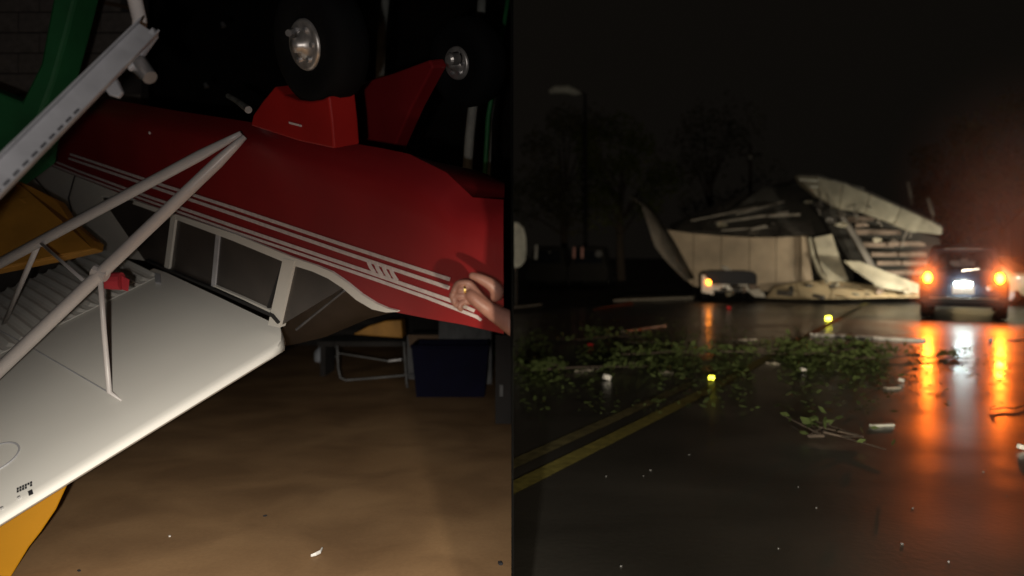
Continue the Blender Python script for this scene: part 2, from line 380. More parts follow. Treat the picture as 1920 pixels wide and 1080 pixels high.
# corrugated flap behind the flat skin
def wcs(px, py):
    d = wg(px, py) - WP; c = -d.dot(F); return c, (d + F * c).dot(L1)
fl = MB(); nr = 96; rowsf = []
for i in range(nr + 1):
    s = .0 + 2.1 * i / nr; h = .004 + (.014 if i % 3 == 0 else 0)
    rowsf.append([wc(1.42, s, .004), wc(1.47, s, h), wc(1.8, s, h), wc(2.1, s, h - .01), wc(2.35, s, h - .03)])
fl.grid(rowsf)
build('corrugated_flap', fl, M['wing'], P, solid=.004)
build('hinge_cover', MB().plate([wg(*p, .012) for p in ((289, 511), (300, 513), (301, 530), (291, 529))], -WN * .012), M['alu'], P)
dec = MB()
for j in range(2):
    for k in range(6):
        x = 31 + 5 * k; y = 915 - 2.3 * k + 5 * j
        if R.random() < .15: continue
        dec.plate([wg(x, y, .006), wg(x + 3.6, y - 1.7, .006), wg(x + 4, y + 1.5, .006), wg(x + .4, y + 3.2, .006)], -WN * .003)
dec.plate([wg(*p, .006) for p in ((52, 921), (60, 917), (62, 925), (54, 929))], -WN * .003)
tag(build('wing_decal', dec, M['hole'], P), kind='stuff')
ic = MB(); cc = wg(-12, 862); ic.lathe(cc + WN * .003, WN, [(.10, .001), (.102, .005), (.108, .005), (.109, -.001)], 40)
build('inspection_ring', ic, M['alu'], P)
for x, y in ((37, 935), (5, 955)):
    build('screw', MB().lathe(wg(x, y, -.004), WN, [(.006, 0), (.006, .012), (.001, .014)], 10), M['steel'], P)

# struts (thing's own long tubes), jury struts and a thin line along the wing
pA0, pA1 = sd(452, 250, .02), at(0, 493, 4.2)
pB0, pB1 = sd(459, 256, .03), at(0, 692, 3.6)
def to_wing(p0, p1):
    d = p1 - p0; t = (WP - p0).dot(WN) / d.dot(WN); return p0 + d * t
eA, eB = to_wing(pA0, pA1), to_wing(pB0, pB1)
def on(p0, p1, px):         # point of a strut seen in photo column px
    k = (px - 960) / FPX; d = p1 - p0; t = (k * p0.y - p0.x) / (d.x - k * d.y); return p0 + d * t
sa = MB().path([pA0, pA0 + (eA - pA0) * .03, pA0 + (eA - pA0) * .08, eA], [.012, .018, .026, .029], 16)
build('wing_strut', sa, M['strut'], P, smooth=True)
sb = MB().path([pB0, pB0 + (eB - pB0) * .03, pB0 + (eB - pB0) * .08, eB], [.014, .02, .028, .033], 16)
build('wing_strut', sb, M['strut'], P, smooth=True)
ja = on(pA0, pA1, 74)
jb = on(pB0, pB1, 188)
build('jury_strut', MB().path([ja, wg(6, 610)], [.014, .012], 10), M['strut'], P, smooth=True)
build('jury_strut', MB().path([ja, ja * .05 + on(pB0, pB1, 166) * .95], .008, 8), M['strut'], P, smooth=True)
build('jury_strut', MB().path([jb + V((0, 0, -.02)), jb * .5 + wg(205, 735, .05) * .5 + WN * .01, wg(205, 735, .03), wg(227, 751, .004)], [.012, .012, .013, .004], 10), M['strut'], P, smooth=True)
build('wing_line', MB().path([wg(-40, 598, .006), wg(60, 652, .006), wg(206, 737, .012)], .0035, 6), M['alu'], P)
build('strut_clamp', MB().path([jb + V((-.03, 0, .015)), jb + V((.03, 0, -.01))], .03, 10), M['strut'], P)

# landing gear
fpts = [(470, 236), (474, 216), (492, 190), (515, 162), (532, 178), (555, 187), (580, 190), (602, 187), (616, 180), (622, 230), (626, 279), (560, 265)]
def gear(off, pts, wheel_px, hubpx, hub_r, wheel_r, name_group=None):
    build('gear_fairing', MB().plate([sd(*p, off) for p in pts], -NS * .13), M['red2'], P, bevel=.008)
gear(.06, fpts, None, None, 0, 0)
build('fairing_decal', MB().plate([sd(*p, .064) for p in ((541, 228), (564, 234), (565, 238), (542, 232))], -NS * .003), M['stripe'], P)
def wheel(c, r, w, hr, hub_off=0.0):
    n = NS
    t = build('wheel', MB().lathe(c, n, [(hr * .95, -w * .42), (r * .8, -w * .5), (r * .95, -w * .38), (r, -w * .15), (r, w * .15), (r * .95, w * .38), (r * .8, w * .5), (hr * 1.02, w * .42), (hr * .98, w * .3)], 40), M['tyre'], P, smooth=True)
    h = MB().lathe(c, n, [(hr, w * .28), (hr, w * .44), (hr * .9, w * .5), (hr * .62, w * .44), (hr * .5, w * .52), (hr * .3, w * .6), (hr * .28, w * .72), (.001, w * .76)], 32)
    build('hub', h, M['hub'], t, smooth=True)
    u = n.orthogonal().normalized(); v = n.cross(u)
    for k in range(6):
        a = k * math.pi / 3 + .3
        build('bolt', MB().lathe(c + (u * math.cos(a) + v * math.sin(a)) * hr * .66, n, [(.011, w * .44), (.011, w * .54), (.001, w * .56)], 8), M['steel'], t)
    return t
wheel(sd(600, 82, -.02), .25, .17, .102)
build('axle_nut', MB().path([sd(548, 60, .09), sd(541, 62, .12)], .014), M['steel'], P)
# far leg and far wheel
def sf(px, py): return sd(px, py, -.85)
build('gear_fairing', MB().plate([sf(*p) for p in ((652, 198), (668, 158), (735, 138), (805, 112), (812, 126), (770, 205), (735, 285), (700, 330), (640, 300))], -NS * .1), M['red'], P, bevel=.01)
wheel(sf(822, 122) - NS * .2, .23, .17, .085)
build('axle_cap', MB().lathe(sf(857, 110), NS, [(.03, 0), (.03, .05), (.02, .06), (.001, .062)], 16), M['hub'], P)
build('gear_brace', MB().path([sd(428, 180, -.2), sd(445, 190, -.15), sd(466, 206, -.08)], [.014, .014, .018]), M['hub'], P)
build('step_bracket', MB().path([sd(664, 158, -.4), sd(684, 152, -.4)], [.02, .012]), M['alu'], P)
# dark strands drawn for the cable shadow lines on the rear fairing
build('shadow_cable', MB().path([sd(58, 325, .05), sd(80, 352, .09), sd(98, 372, .1), sd(120, 395, .08)], .004, 6), M['hole'], P)
build('shadow_cable', MB().path([sd(140, 330, .05), sd(128, 372, .09), sd(134, 395, .1), sd(122, 425, .12), sd(95, 460, .25)], .004, 6), M['hole'], P)
build('skin_rivet', MB().lathe(sd(281, 249), NS, [(.009, 0), (.008, .006), (.001, .007)], 10), M['stripe'], P)

# red cover hanging on the strut
rc = on(pB0, pB1, 205) + V((.01, .10, -.09))
cv = MB(); a = at(189, 527, rc.y); b = at(228, 527, rc.y)
cv.path([a, a * .5 + b * .5, b], [.034, .04, .042], 12)
cv.plate([at(226, 516, rc.y), at(240, 524, rc.y), at(238, 546, rc.y), at(229, 543, rc.y)], (.004, .006, 0))
tag(build('strut_cover', cv, M['rag'], smooth=False), 'small red cloth cover hung behind the white wing strut', 'cover')

# ------------------------------------------------------------------ wreckage round the plane (left)
bD0, bD1 = 3.5, 2.75
def bm_(px, py, t): return at(px, py, bD0 + (bD1 - bD0) * t)
Bm = empty('metal_beam', gnd(-260, 700), 'long grey metal channel beam leaning across upper left corner', 'beam')
u1 = at(278, 58, 2.520); u2 = at(-60, 398, 1.925)
dv = (u2 - u1).normalized(); wdir = V((.62, 0, -.72)); wdir = (wdir - dv * wdir.dot(dv)).normalized()
def bp(t, k, d=0.0): return u1 + (u2 - u1) * t + wdir * k + dv.cross(wdir) * d
bb = MB()
k0, k1 = -.0315, .0252
bb.plate([bp(0, k0), bp(.02, k0 - .004), bp(1.25, k0), bp(1.25, k1), bp(0, k1)], dv.cross(wdir) * .006)
bb.plate([bp(0, k1), bp(1.25, k1), bp(1.25, k1, .03), bp(0, k1, .03)], wdir * .005)
bb.plate([bp(0, k0), bp(1.25, k0), bp(1.25, k0, .03), bp(0, k0, .03)], wdir * -.005)
build('web', bb, M['alu'], Bm)
for i in range(12):
    t = .50 + i * .045
    hp = bp(t, .018, -.003)
    build('slot', MB().plate([hp - dv * .011 - wdir * .004, hp + dv * .011 - wdir * .004, hp + dv * .011 + wdir * .004, hp - dv * .011 + wdir * .004], dv.cross(wdir) * .012), M['hole'], Bm)
g = at(205, 150, 2.380)
build('gusset', MB().plate([at(178, 132, 2.394), at(205, 128, 2.415), at(218, 150, 2.394), at(228, 172, 2.366), at(220, 183, 2.352), at(204, 178, 2.352), at(192, 162, 2.366)], (.0, .02, 0)), M['alu'], Bm, bevel=.004)
build('gusset', MB().plate([at(232, 82, 2.464), at(262, 72, 2.492), at(286, 50, 2.520), at(292, 66, 2.520), at(262, 108, 2.464), at(240, 132, 2.436)], (0, .025, 0)), M['alu'], Bm, bevel=.004)
pp = MB().path([at(250, -60, 2.730), at(253, 0, 2.730), at(262, 40, 2.716), at(258, 75, 2.695)], [.035, 0.025, 0.024, 0.018], 12)
tag(build('white_tube', pp, M['strut'], smooth=True), 'shiny white tube dropping from above to the end of the grey beam', 'tube')
pb = MB().path([at(256, 116, 2.485), at(282, 146, 2.450)], [.03, 0.022], 14)
tag(build('pipe_stub', pb, M['steel'], smooth=False), 'short bright metal pipe stub jutting beneath the end of the grey beam', 'pipe')
# green airplane piece behind the beam
gp = MB().plate([at(*p, 4.9) for p in ((-60, 150), (40, 190), (75, 120), (105, -40), (150, -40), (125, 60), (100, 150), (72, 225), (60, 300), (0, 345), (-60, 380))], (.05, .18, 0))
tag(build('green_wing_panel', gp, M['green'], bevel=.02), 'dark green wing fragment standing behind the grey beam', 'wreckage')
# yellow pieces
ya = MB()
Y0 = [at(-40, 372, 4.5), at(33, 338, 4.6), at(105, 374, 4.7), at(126, 408, 4.65), at(178, 452, 4.5), at(176, 466, 4.45), at(90, 486, 4.35), at(-40, 512, 4.2)]
ya.plate(Y0, (0.02, .07, -.02))
ya.plate([at(38, 372, 4.55), at(60, 366, 4.6), at(98, 392, 4.6), at(95, 400, 4.58), at(60, 390, 4.55)], (0, -.03, .0))
tag(build('yellow_wreckage', ya, M['yellow2'], bevel=.01), 'dull yellow torn aircraft panel lying over the corrugated flap behind the struts', 'wreckage')
yb = MB()
g0, g1, g2 = gnd(18, 1082, .0), gnd(54, 1024, .0), at(104, 962, 3.62)
yn = (at(136, 888, 3.75) - g0).cross(at(-200, 1000, 3.45) - g0).normalized()
yb.plate([hit(*p, g0, yn) for p in ((20, 1082), (54, 1026), (76, 998), (105, 955), (136, 888), (150, 860), (-150, 850), (-230, 1082))], yn * .03 * (1 if yn.y > 0 else -1))
tag(build('yellow_wing_tip', yb, M['yellow'], bevel=.006), 'bright yellow wing tip resting on the floor under the white wing', 'wreckage')

# concrete block wall at the far left
bwl = empty('block_wall', (-4.2, 8.0, 0), 'dim brown concrete block wall standing in the upper left background', 'wall')
by = 8.0
mo = MB().plate([(-8.0, by + .03, 0), (-3.72, by + .03, 0), (-3.72, by + .03, 4.6), (-8.0, by + .03, 4.6)], (0, .16, 0))
build('mortar_bed', mo, M['mortar'], bwl)
bk = None; cnt = 0
for j in range(7, 23):
    for i in range(11):
        x = -3.92 - i * .41 - (.2 if j % 2 else 0); z = .1 + j * .205
        if x < -6.6: continue
        c = V((x, by + .06, z))
        if bk is None:
            bk = build('block', MB().box(c, (.198, .05, .096)), M['block'], bwl, bevel=.006); c0 = c; o = bk
        else:
            o = bk.copy(); COL.objects.link(o); o.parent = bwl; o.location = (c - c0) + V((0, R.uniform(-.006, .006), 0))
# partial trim: dark frame line on the wall
tag(build('wall_pipe', MB().path([(-5.9, 7.9, 4.3), (-3.75, 7.9, 3.9), (-3.7, 7.9, 3.2)], .02, 8), M['brown']), 'thin brown conduit bent along the concrete block wall', 'pipe')

# ------------------------------------------------------------------ back clutter, left
def crate(D, x0, x1, y0, y1, depth):
    a = at(x0, y0, D); b = at(x1, y1, D); return a, b
# blue bin
Db = 8.2
bz0 = gnd(770, 745).z
def bx(px, D): return (px - 960) / FPX * D
blue = empty('blue_bin', (bx(842, Db), Db, 0), 'dark blue plastic storage bin on the floor under the nose', 'bin')
x0, x1 = bx(772, Db), bx(915, Db); zt = at(0, 650, Db).z
bb = MB()
bb.grid([[V((x0 + .05, Db + .02, 0.003)), V((x1 - .04, Db + .02, 0.003)), V((x1 - .04, Db + .52, 0.003)), V((x0 + .05, Db + .52, 0.003))],
         [V((x0, Db, zt)), V((x1, Db, zt)), V((x1, Db + .56, zt)), V((x0, Db + .56, zt))]], True)
bb.poly(bb.v[:4])
build('tub', bb, M['blue'], blue, solid=.012)
rim = MB()
for a, b in (((x0, Db), (x1, Db)), ((x1, Db), (x1, Db + .56)), ((x1, Db + .56), (x0, Db + .56)), ((x0, Db + .56), (x0, Db))):
    rim.path([(a[0], a[1], zt), (b[0], b[1], zt)], .018, 6)
build('rim', rim, M['blue'], blue)
# pale crate with slots resting on the bin's far side
pc = empty('pale_crate', (bx(880, 9), 9.0, 0), 'pale slotted plastic crate stacked behind the blue bin', 'crate')
for k in range(6):
    xx = bx(836 + k * 14, 9)
    build('slat', MB().box((xx, 9.0, at(0, 632, 9).z), (.022, .012, .2)), M['grey'], pc)
build('crate_body', MB().box((bx(872, 9), 9.2, (at(0, 600, 9).z) / 2), (.3, .18, at(0, 600, 9).z / 2)), M['grey'], pc, bevel=.01)
bxs = empty('cardboard_box', (bx(800, 9.4), 9.4, 0), 'grey brown cardboard box between the yellow tarp and the pale crate', 'box')
build('carton', MB().box((bx(795, 9.4), 9.6, at(0, 628, 9.4).z / 2), (.2, .2, at(0, 628, 9.4).z / 2)), M['grey'], bxs, bevel=.006)
build('flap', MB().plate([at(765, 628, 9.4), at(830, 628, 9.4), at(826, 650, 9.36), at(768, 652, 9.36)], (0, -.006, 0)), M['brown'], bxs)
# folding chair frame
Dc = 8.8
ch = empty('metal_chair_frame', gnd(710, 728), 'thin bare metal tube chair frame lying behind the windscreen', 'frame')
def tube(name, pts, r, m, par): return build(name, MB().path(pts, r, 8), M[m], par, smooth=True)
tube('leg_loop', [at(632, 648, Dc), at(634, 690, Dc), at(638, 708, Dc), at(648, 713, Dc), at(700, 709, Dc), at(745, 705, Dc), at(790, 700, Dc + .1)], .013, 'grey', ch)
tube('leg_loop', [at(757, 640, Dc), at(759, 672, Dc), at(762, 712, Dc), at(764, 728, Dc)], .014, 'grey', ch)
tube('seat_rail', [at(728, 677, Dc), at(753, 674, Dc)], .014, 'alu', ch)
tube('seat_rail', [at(634, 662, Dc), at(728, 677, Dc)], .010, 'grey', ch)
# yellow tarp heap
yt = MB().plate([at(662, 627, 9.6), at(690, 612, 9.6), at(722, 602, 9.6), at(752, 600, 9.6), at(755, 634, 9.6), at(700, 630, 9.6)], (0, .35, 0))
tag(build('yellow_tarp', yt, M['yellow2'], bevel=.01), 'dull yellow pointed tarp end behind the metal chair frame', 'tarp')
tr = empty('trestle_bench', (bx(700, 9.9), 9.9, 0), 'dark workbench under the yellow tarp in back', 'bench')
zb = at(0, 640, 9.9).z
build('bench_top', MB().box((bx(705, 9.9), 9.9, zb), (.65, .3, .03)), M['dark'], tr)
for sx in (-.6, .6): build('leg', MB().box((bx(705, 9.9) + sx, 9.9, zb / 2 - .016), (.03, .25, zb / 2 - .016)), M['dark'], tr)
# pale jug shape standing for a bluish torch glare
jg = empty('glare_jug', gnd(608, 678), 'pale bluish jug shape standing for a torch glare beside the chair frame', 'jug')
c = gnd(608, 678); jb_ = MB()
jb_.lathe(c, (0, 0, 1), [(.001, .001), (.12, .001), (.14, .02), (.135, .13), (.08, .2), (.035, .22), (.035, .25), (.001, .25)], 20)
build('bottle', jb_, M['pale'], jg, smooth=True)
build('handle', MB().path([c + V((.08, -.02, .19)), c + V((.17, -.02, .2)), c + V((.2, -.02, .1)), c + V((.13, -.02, .05))], .016, 8), M['grey'], jg, smooth=True)
# cabinet post at the right edge with a latch
cb = empty('tool_cabinet', (-.12, 6.9, 0), 'grey brown cabinet corner at the far right edge of the hangar', 'cabinet')
zc = at(0, 628, 6.9).z
build('cabinet_body', MB().box((-.075, 7.1, zc / 2), (.07, .2, zc / 2)), M['dark'], cb, bevel=.006)
build('latch', MB().box((bx(940, 6.9), 6.89, at(0, 732, 6.9).z), (.016, .01, .05)), M['grey'], cb, bevel=.003)

# hanging and standing odds and ends behind the fuselage
tag(build('paper_cone', MB().lathe(at(822, 347, 5.2), (0.05, 0, 1), [(.062, 0), (.05, .05), (.022, .13), (.001, .135)], 18), M['paper'], smooth=True), 'small white paper cone standing behind the red cowl', 'cone')
ws = empty('white_bracket', at(858, 392, 5.4), 'bent white metal bracket standing up behind the red cowl', 'bracket')
build('arm', MB().path([at(846, 388, 5.3), at(852, 362, 5.3), at(862, 345, 5.3), at(868, 328, 5.35)], [.012, .012, .012, .01], 8), M['paper'], ws)
build('arm', MB().plate([at(862, 322, 5.3), at(867, 328, 5.3), at(876, 352, 5.3), at(870, 356, 5.3)], (0, .01, 0)), M['steel'], ws)
for i, (pts, m_) in enumerate((([(905, -20), (895, 120), (880, 260), (870, 420)], 'strap'), ([(955, -20), (938, 90), (915, 220), (905, 400)], 'green'), ([(725, -20), (716, 60), (712, 150)], 'strap'), ([(935, 120), (918, 230), (916, 330), (925, 400)], 'strap'))):
    lab = ('thick grey strap hanging behind the plane near the right hand side', 'green cord hanging down in the dark beside the hangar edge', 'short grey strap hanging between the two raised wheels', 'sagging grey cable hanging in the dark above the hand')[i]
    w = MB().path([at(*p, 5.6 + .2 * i) for p in pts], .035 if i in (0, 2) else .018, 8)
    tag(build('strap' if i != 1 else 'cord', w, M[m_], smooth=True), lab, 'strap' if i != 1 else 'cord')
for (px, py, s, lab) in ((418, 46, .022, 'tiny steel bit added for a glint, alone in the dark left of the front wheel'), (641, 118, .026, 'tiny steel bit added for a glint just right of the front wheel hub'), (386, 160, .022, 'tiny steel bit added for a glint above the red fuselage'), (900, 155, .04, 'dim oval metal fitting right of the rear wheel'), (626, 114, .016, 'faint small fitting touching the front tyre')):
    tag(build('glint_fitting', MB().path([at(px - 2, py - 4, 6.6), at(px + 2, py + 4, 6.6)], [s * .6, s], 8), M['steel']), lab, 'fitting')  # small steel bits added where glints show in the dark
tag(build('orange_glint', MB().plate([at(650, -2, 7), at(660, 0, 7), at(659, 11, 7), at(652, 10, 7)], (0, .004, 0)), M['orange']), 'small orange plate coloured as a glint at the very top above the wheels', 'glint')  # orange plate, the glint put into its colour

# floor litter
cur = MB().path([gnd(583, 1042, .012), gnd(592, 1039, .014), gnd(600, 1035, .016), gnd(604, 1028, .02)], [.006, .009, .009, .006], 8, flat=.5)
tag(build('paper_curl', cur, M['paper']), 'curled white scrap lying on the brown floor', 'scrap')
for (px, py, m_, s, lab) in ((318, 1006, 'paper', .008, 'tiny white crumb on the brown floor left of the curled scrap'), (497, 968, 'hole', .010, 'small dark chip on the brown floor above the curled scrap'), (148, 1071, 'hole', .009, 'dark chip on the floor beside the yellow wing tip'), (938, 1058, 'hole', .016, 'dark stone at the bottom right corner of the hangar floor')):
    p = gnd(px, py, 0); b = MB()
    b.box(p + V((0, 0, s * .35)), (s, s * .6, s * .35), Matrix.Rotation(R.uniform(0, 3), 3, 'Z'))
    tag(build('floor_chip', b, M[m_], bevel=s * .2), lab, 'chip')

# ------------------------------------------------------------------ the hand on the cowl
def skin_mesh(verts, edges, radii, levels=2):
    me = bpy.data.meshes.new('t'); me.from_pydata(verts, edges, []); o = bpy.data.objects.new('t', me); COL.objects.link(o)
    m = o.modifiers.new('s', 'SKIN'); m.branch_smoothing = .6
    for v, r in zip(me.skin_vertices[0].data, radii): v.radius = r if isinstance(r, tuple) else (r, r)
    me.skin_vertices[0].data[0].use_root = True
    s = o.modifiers.new('ss', 'SUBSURF'); s.levels = levels; s.render_levels = levels
    dg = bpy.context.evaluated_depsgraph_get(); dg.update()
    r = bpy.data.meshes.new_from_object(o.evaluated_get(dg)); bpy.data.objects.remove(o); return r
DH = 2.72
def h(px, py, d=0.0): return at(px, py, DH + d)
parts = []
def chain(pts, rad):
    parts.append(skin_mesh([tuple(p) for p in pts], [(i, i + 1) for i in range(len(pts) - 1)], rad))
# forearm, wrist, back of the hand
chain([h(1000, 632, -.06), h(968, 610, -.05), h(940, 594, -.02), h(922, 584, 0), h(904, 570, .0), h(888, 556, .0), h(874, 545, .01)], [(.055, .05), (.052, .046), (.043, .036), (.036, .03), (.044, .028), (.046, .028), (.032, .022)])
# four fingers over the edge of the cowl, each bent at two knuckles
for k, (a, b, c_, d_) in enumerate((((880, 530), (858, 531), (850, 546), (856, 556)), ((880, 542), (853, 543), (846, 556), (853, 567)), ((882, 554), (855, 555), (850, 567), (858, 576)), ((886, 564), (864, 567), (860, 576), (867, 582)))):
    chain([h(920, 580, .0), h((920 + a[0]) / 2 - 4, (580 + a[1]) / 2, -.004), h(*a, .002), h(*b, -.012), h(*c_, -.03 + .004 * k), h(*d_, -.005)], [.022, .019, .0145, .0132, .0115, .0095])
# thumb and the ball of the thumb
chain([h(926, 566, -.01), h(936, 545, -.03), h(918, 531, -.04), h(896, 520, -.045), h(879, 515, -.04)], [.020, .030, .0225, .0165, .0115])
hb = bmesh.new()
for me in parts: hb.from_mesh(me)
geom = hb.verts[:] + hb.edges[:] + hb.faces[:]
bmesh.ops.bisect_plane(hb, geom=geom, plane_co=(-.006, 0, 0), plane_no=(1, 0, 0), clear_outer=True)
bmesh.ops.holes_fill(hb, edges=[e for e in hb.edges if e.is_boundary], sides=0)
PE = empty('person', (-.06, 2.75, 0), 'bare forearm and ringed hand of a person gripping the red cowl', 'person')
hm = bpy.data.meshes.new('arm'); org = ROOT[PE.name]
for v in hb.verts: v.co -= org
bmesh.ops.recalc_face_normals(hb, faces=hb.faces)
hb.to_mesh(hm); hb.free()
for p in hm.polygons: p.use_smooth = True
hm.materials.append(M['skin']); ho = bpy.data.objects.new('arm', hm); COL.objects.link(ho); ho.parent = PE
rm = ho.modifiers.new('rm', 'REMESH'); rm.mode = 'VOXEL'; rm.voxel_size = .003; rm.use_smooth_shade = True
sm = ho.modifiers.new('sm', 'SMOOTH'); sm.iterations = 4
ring = MB(); rcn = h(872, 543, -.006); ax = (h(880, 542) - h(853, 543)).normalized()
ring.lathe(rcn, ax, [(.0135, -.003), (.0155, -.003), (.0155, .003), (.0135, .003), (.0135, -.003)], 24)
build('ring', ring, M['gold'], PE)

# ================================================================== RIGHT: wet road at night
# painted double centre line
def gstrip(p, q, w, z):
    p = V((p.x, p.y, z)); q = V((q.x, q.y, z)); d = (q - p).normalized(); n = V((d.y, -d.x, 0)) * (w / 2); return [p - n, p + n, q + n, q - n]
a0 = gnd(962, 912); a1 = gnd(1336, 726); a2 = gnd(1625, 568)
dd = (a1 - a0).normalized(); nn = V((dd.y, -dd.x, 0)) * .075
def marking(pts, n, m):
    mb = MB()
    for p_, q_ in zip(pts, pts[1:]): mb.poly([p_ - n, p_ + n, q_ + n, q_ - n])
    for v in mb.v: v.z = -.006
    o = tag(build('road_marking', mb, m, origin=(0, 0, 0)), kind='structure')
    b = bmesh.new(); b.from_mesh(o.data); bmesh.ops.bisect_plane(b, geom=b.verts[:] + b.edges[:] + b.faces[:], plane_co=(.006, 0, 0), plane_no=(-1, 0, 0), clear_outer=True)
    b.to_mesh(o.data); b.free()
marking([a0 - dd * 2, a1, a2], nn, M['line'])
b0, b1 = gnd(962, 868), gnd(1300, 716)
marking([b0 - dd * 2, b1], nn * .9, M['line2'])
# kerb, and a pale slab standing for the wet ground shine, at left
kb = MB(); k0, k1 = gnd(962, 579), gnd(1016, 573)
kb.plate([k0, k1, k1 + V((0, .3, 0)), k0 + V((0, .3, 0))], (0, 0, .06))
tag(build('kerb', kb, M['kerb'], bevel=.01), kind='structure')
kb = MB(); q = [gnd(1150, 566), gnd(1300, 560), gnd(1305, 556), gnd(1180, 558)]
kb.plate(q, (0, 0, .07)); tag(build('wet_shine_slab', kb, M['kerb'], bevel=.01), kind='structure')

# raised markers on the line
for px, py, lab in ((1334, 709, 'nearer yellow glowing road marker on the double line'), (1553, 598, 'farther yellow glowing road marker near the collapsed building')):
    c = gnd(px, py + 4, -.006); D = c.y
    r = empty('road_marker', c, lab, 'road marker', 'yellow road markers')
    w = 6.0 / FPX * D; hh = 10.0 / FPX * D
    t = (CAMP - c).normalized(); t.z = 0; t.normalize(); s = V((t.y, -t.x, 0))
    mb = MB(); mb.plate([c + s * w - t * .05, c + s * w + t * .01, c - s * w + t * .01, c - s * w - t * .05], (0, 0, hh * .9))
    build('housing', mb, M['marker'], r, bevel=.006)
    up = V((0, 0, 1)); ln = MB(); ln.plate([c + s * w * .8 + t * .014 + up * hh * .12, c - s * w * .8 + t * .014 + up * hh * .12, c - s * w * .8 + t * .011 + up * hh * .85, c + s * w * .8 + t * .011 + up * hh * .85], t * .004)
    build('lens', ln, M['prism'], r)

# ------------------------------------------------------------------ collapsed building
BD = 26.3
B = empty('collapsed_building', at(1500, 560, BD), 'collapsed pale building with its roof caved in beyond the wet road', 'building')
def bp_(name, pts, D, t, m, par=B, bev=0.0):
    """panel from photo points; D is a depth or a list of depths, t its thickness vector"""
    D = D if isinstance(D, (list, tuple)) else [D] * len(pts)
    return build(name, MB().plate([at(p[0], p[1], d) for p, d in zip(pts, D)], t), M[m] if isinstance(m, str) else m, par, bevel=bev)
# front wall in sheets, bowed at its left end
xs = [1250, 1300, 1352, 1405, 1455, 1500]
ty = [431, 438, 442, 445, 445, 443]; byy = [489, 536, 548, 547, 545, 543]
for i in range(5):
    d0 = BD + .5 - .1 * i; d1 = BD + .5 - .1 * (i + 1)
    bp_('wall_panel', [(xs[i] + .6, ty[i]), (xs[i + 1] - .6, ty[i + 1]), (xs[i + 1] - .6, byy[i + 1]), (xs[i] + .6, byy[i])], [d0, d1, d1, d0], (0, .12, 0), 'beige')
bp_('wall_panel', [(1502, 443), (1514, 443), (1526, 543), (1502, 543)], BD - .1, (0, .12, 0), 'beige')
bp_('wall_panel', [(1526, 446), (1560, 439), (1577, 492), (1591, 526), (1556, 530), (1540, 500)], [BD - .4, BD - .5, BD - .6, BD - .7, BD - .6, BD - .5], (0, .12, 0), 'fascia')
build('door_post', MB().path([at(1517, 446, BD - .4), at(1524, 480, BD - .5), at(1536, 510, BD - .7), at(1552, 530, BD - .9)], [.07, .07, .075, .08], 6), M['fascia'], B)
# peeled grey sheet curling up at the left end
gr = [[at(1180, 368, 25.2), at(1190, 372, 25.6)], [at(1203, 384, 25.2), at(1216, 388, 25.8)], [at(1214, 418, 25.3), at(1243, 420, 26.1)], [at(1228, 462, 25.4), at(1264, 452, 26.2)], [at(1250, 490, 25.5), at(1290, 500, 26.3)], [at(1286, 526, 25.6), at(1302, 522, 26.2)]]
build('peeled_sheet', MB().grid(gr), M['greyp'], B, solid=.03, smooth=True)
# fallen-in back roof slope, in sheets
rx = [(1255, 424), (1305, 402), (1355, 382), (1400, 365), (1450, 350), (1502, 333)]
rb = [(1262, 436), (1315, 437), (1362, 440), (1410, 443), (1462, 441), (1528, 440)]
for i in range(5):
    o_ = .12 * (i % 2)
    bp_('roof_sheet', [(rx[i][0] + 1, rx[i][1]), (rx[i + 1][0] - 1, rx[i + 1][1]), (rb[i + 1][0] - 1, rb[i + 1][1]), (rb[i][0] + 1, rb[i][1])], [30.5 + o_, 30.5 + o_, 27.6 + o_, 27.6 + o_], (0, .05, .06), 'roof')
for (p, q_, D, w) in (((1340, 418), (1478, 398), 27.3, .05), ((1352, 432), (1440, 426), 27.1, .04), ((1408, 430), (1436, 424), 27.0, .07), ((1295, 414), (1420, 388), 28.0, .04), ((1440, 405), (1500, 402), 27.2, .05), ((1380, 402), (1470, 378), 28.2, .035)):
    build('purlin', MB().path([at(*p, D), at(*q_, D)], w, 6), M['greyp'], B)
# standing right roof: thick edge descending to the right, broken in lengths
top = [(1494, 331), (1530, 331), (1580, 344), (1632, 364), (1690, 390), (1735, 410), (1768, 428)]
bot = [(1508, 352), (1536, 371), (1574, 392), (1622, 399), (1676, 419), (1718, 436), (1766, 440)]
for i in range(6):
    d0 = 26.0 - .35 * i; d1 = d0 - .35
    bp_('roof_edge', [(top[i][0] + .7, top[i][1] + R.uniform(-1, 1)), (top[i + 1][0] - .7, top[i + 1][1]), (bot[i + 1][0] - .7, bot[i + 1][1]), (bot[i][0] + .7, bot[i][1] + R.uniform(-2, 2))], [d0, d1, d1, d0], (0, .35, .03), 'fascia', bev=.01)
    bp_('roof_sheet', [(top[i][0] + 1, top[i][1] - 1), (top[i + 1][0] - 1, top[i + 1][1] - 1), (top[i + 1][0] - 1, top[i + 1][1] - 1), (top[i][0] + 1, top[i][1] - 1)], [d0 + .4, d1 + .4, d1 + 4, d0 + 4], (0, 0, .05), 'roof')
for (p, q_) in (((1498, 337), (1568, 340)), ((1520, 350), (1566, 350)), ((1568, 341), (1620, 354))):  # pale strips drawn for the highlights along the roof top
    build('highlight_trim', MB().path([at(*p, 25.7), at(*q_, 25.6)], .028, 6), M['brightedge'], B)
for (x, y) in ((1624, 386), (1700, 399), (1738, 414), (1745, 418)):
    build('torn_flashing', MB().plate([at(x, y, 24.9), at(x + 9, y + 1, 24.9), at(x + 12, y + 6, 24.8), at(x + 3, y + 4, 24.8)], (.01, .03, 0)), M['brightedge'], B)
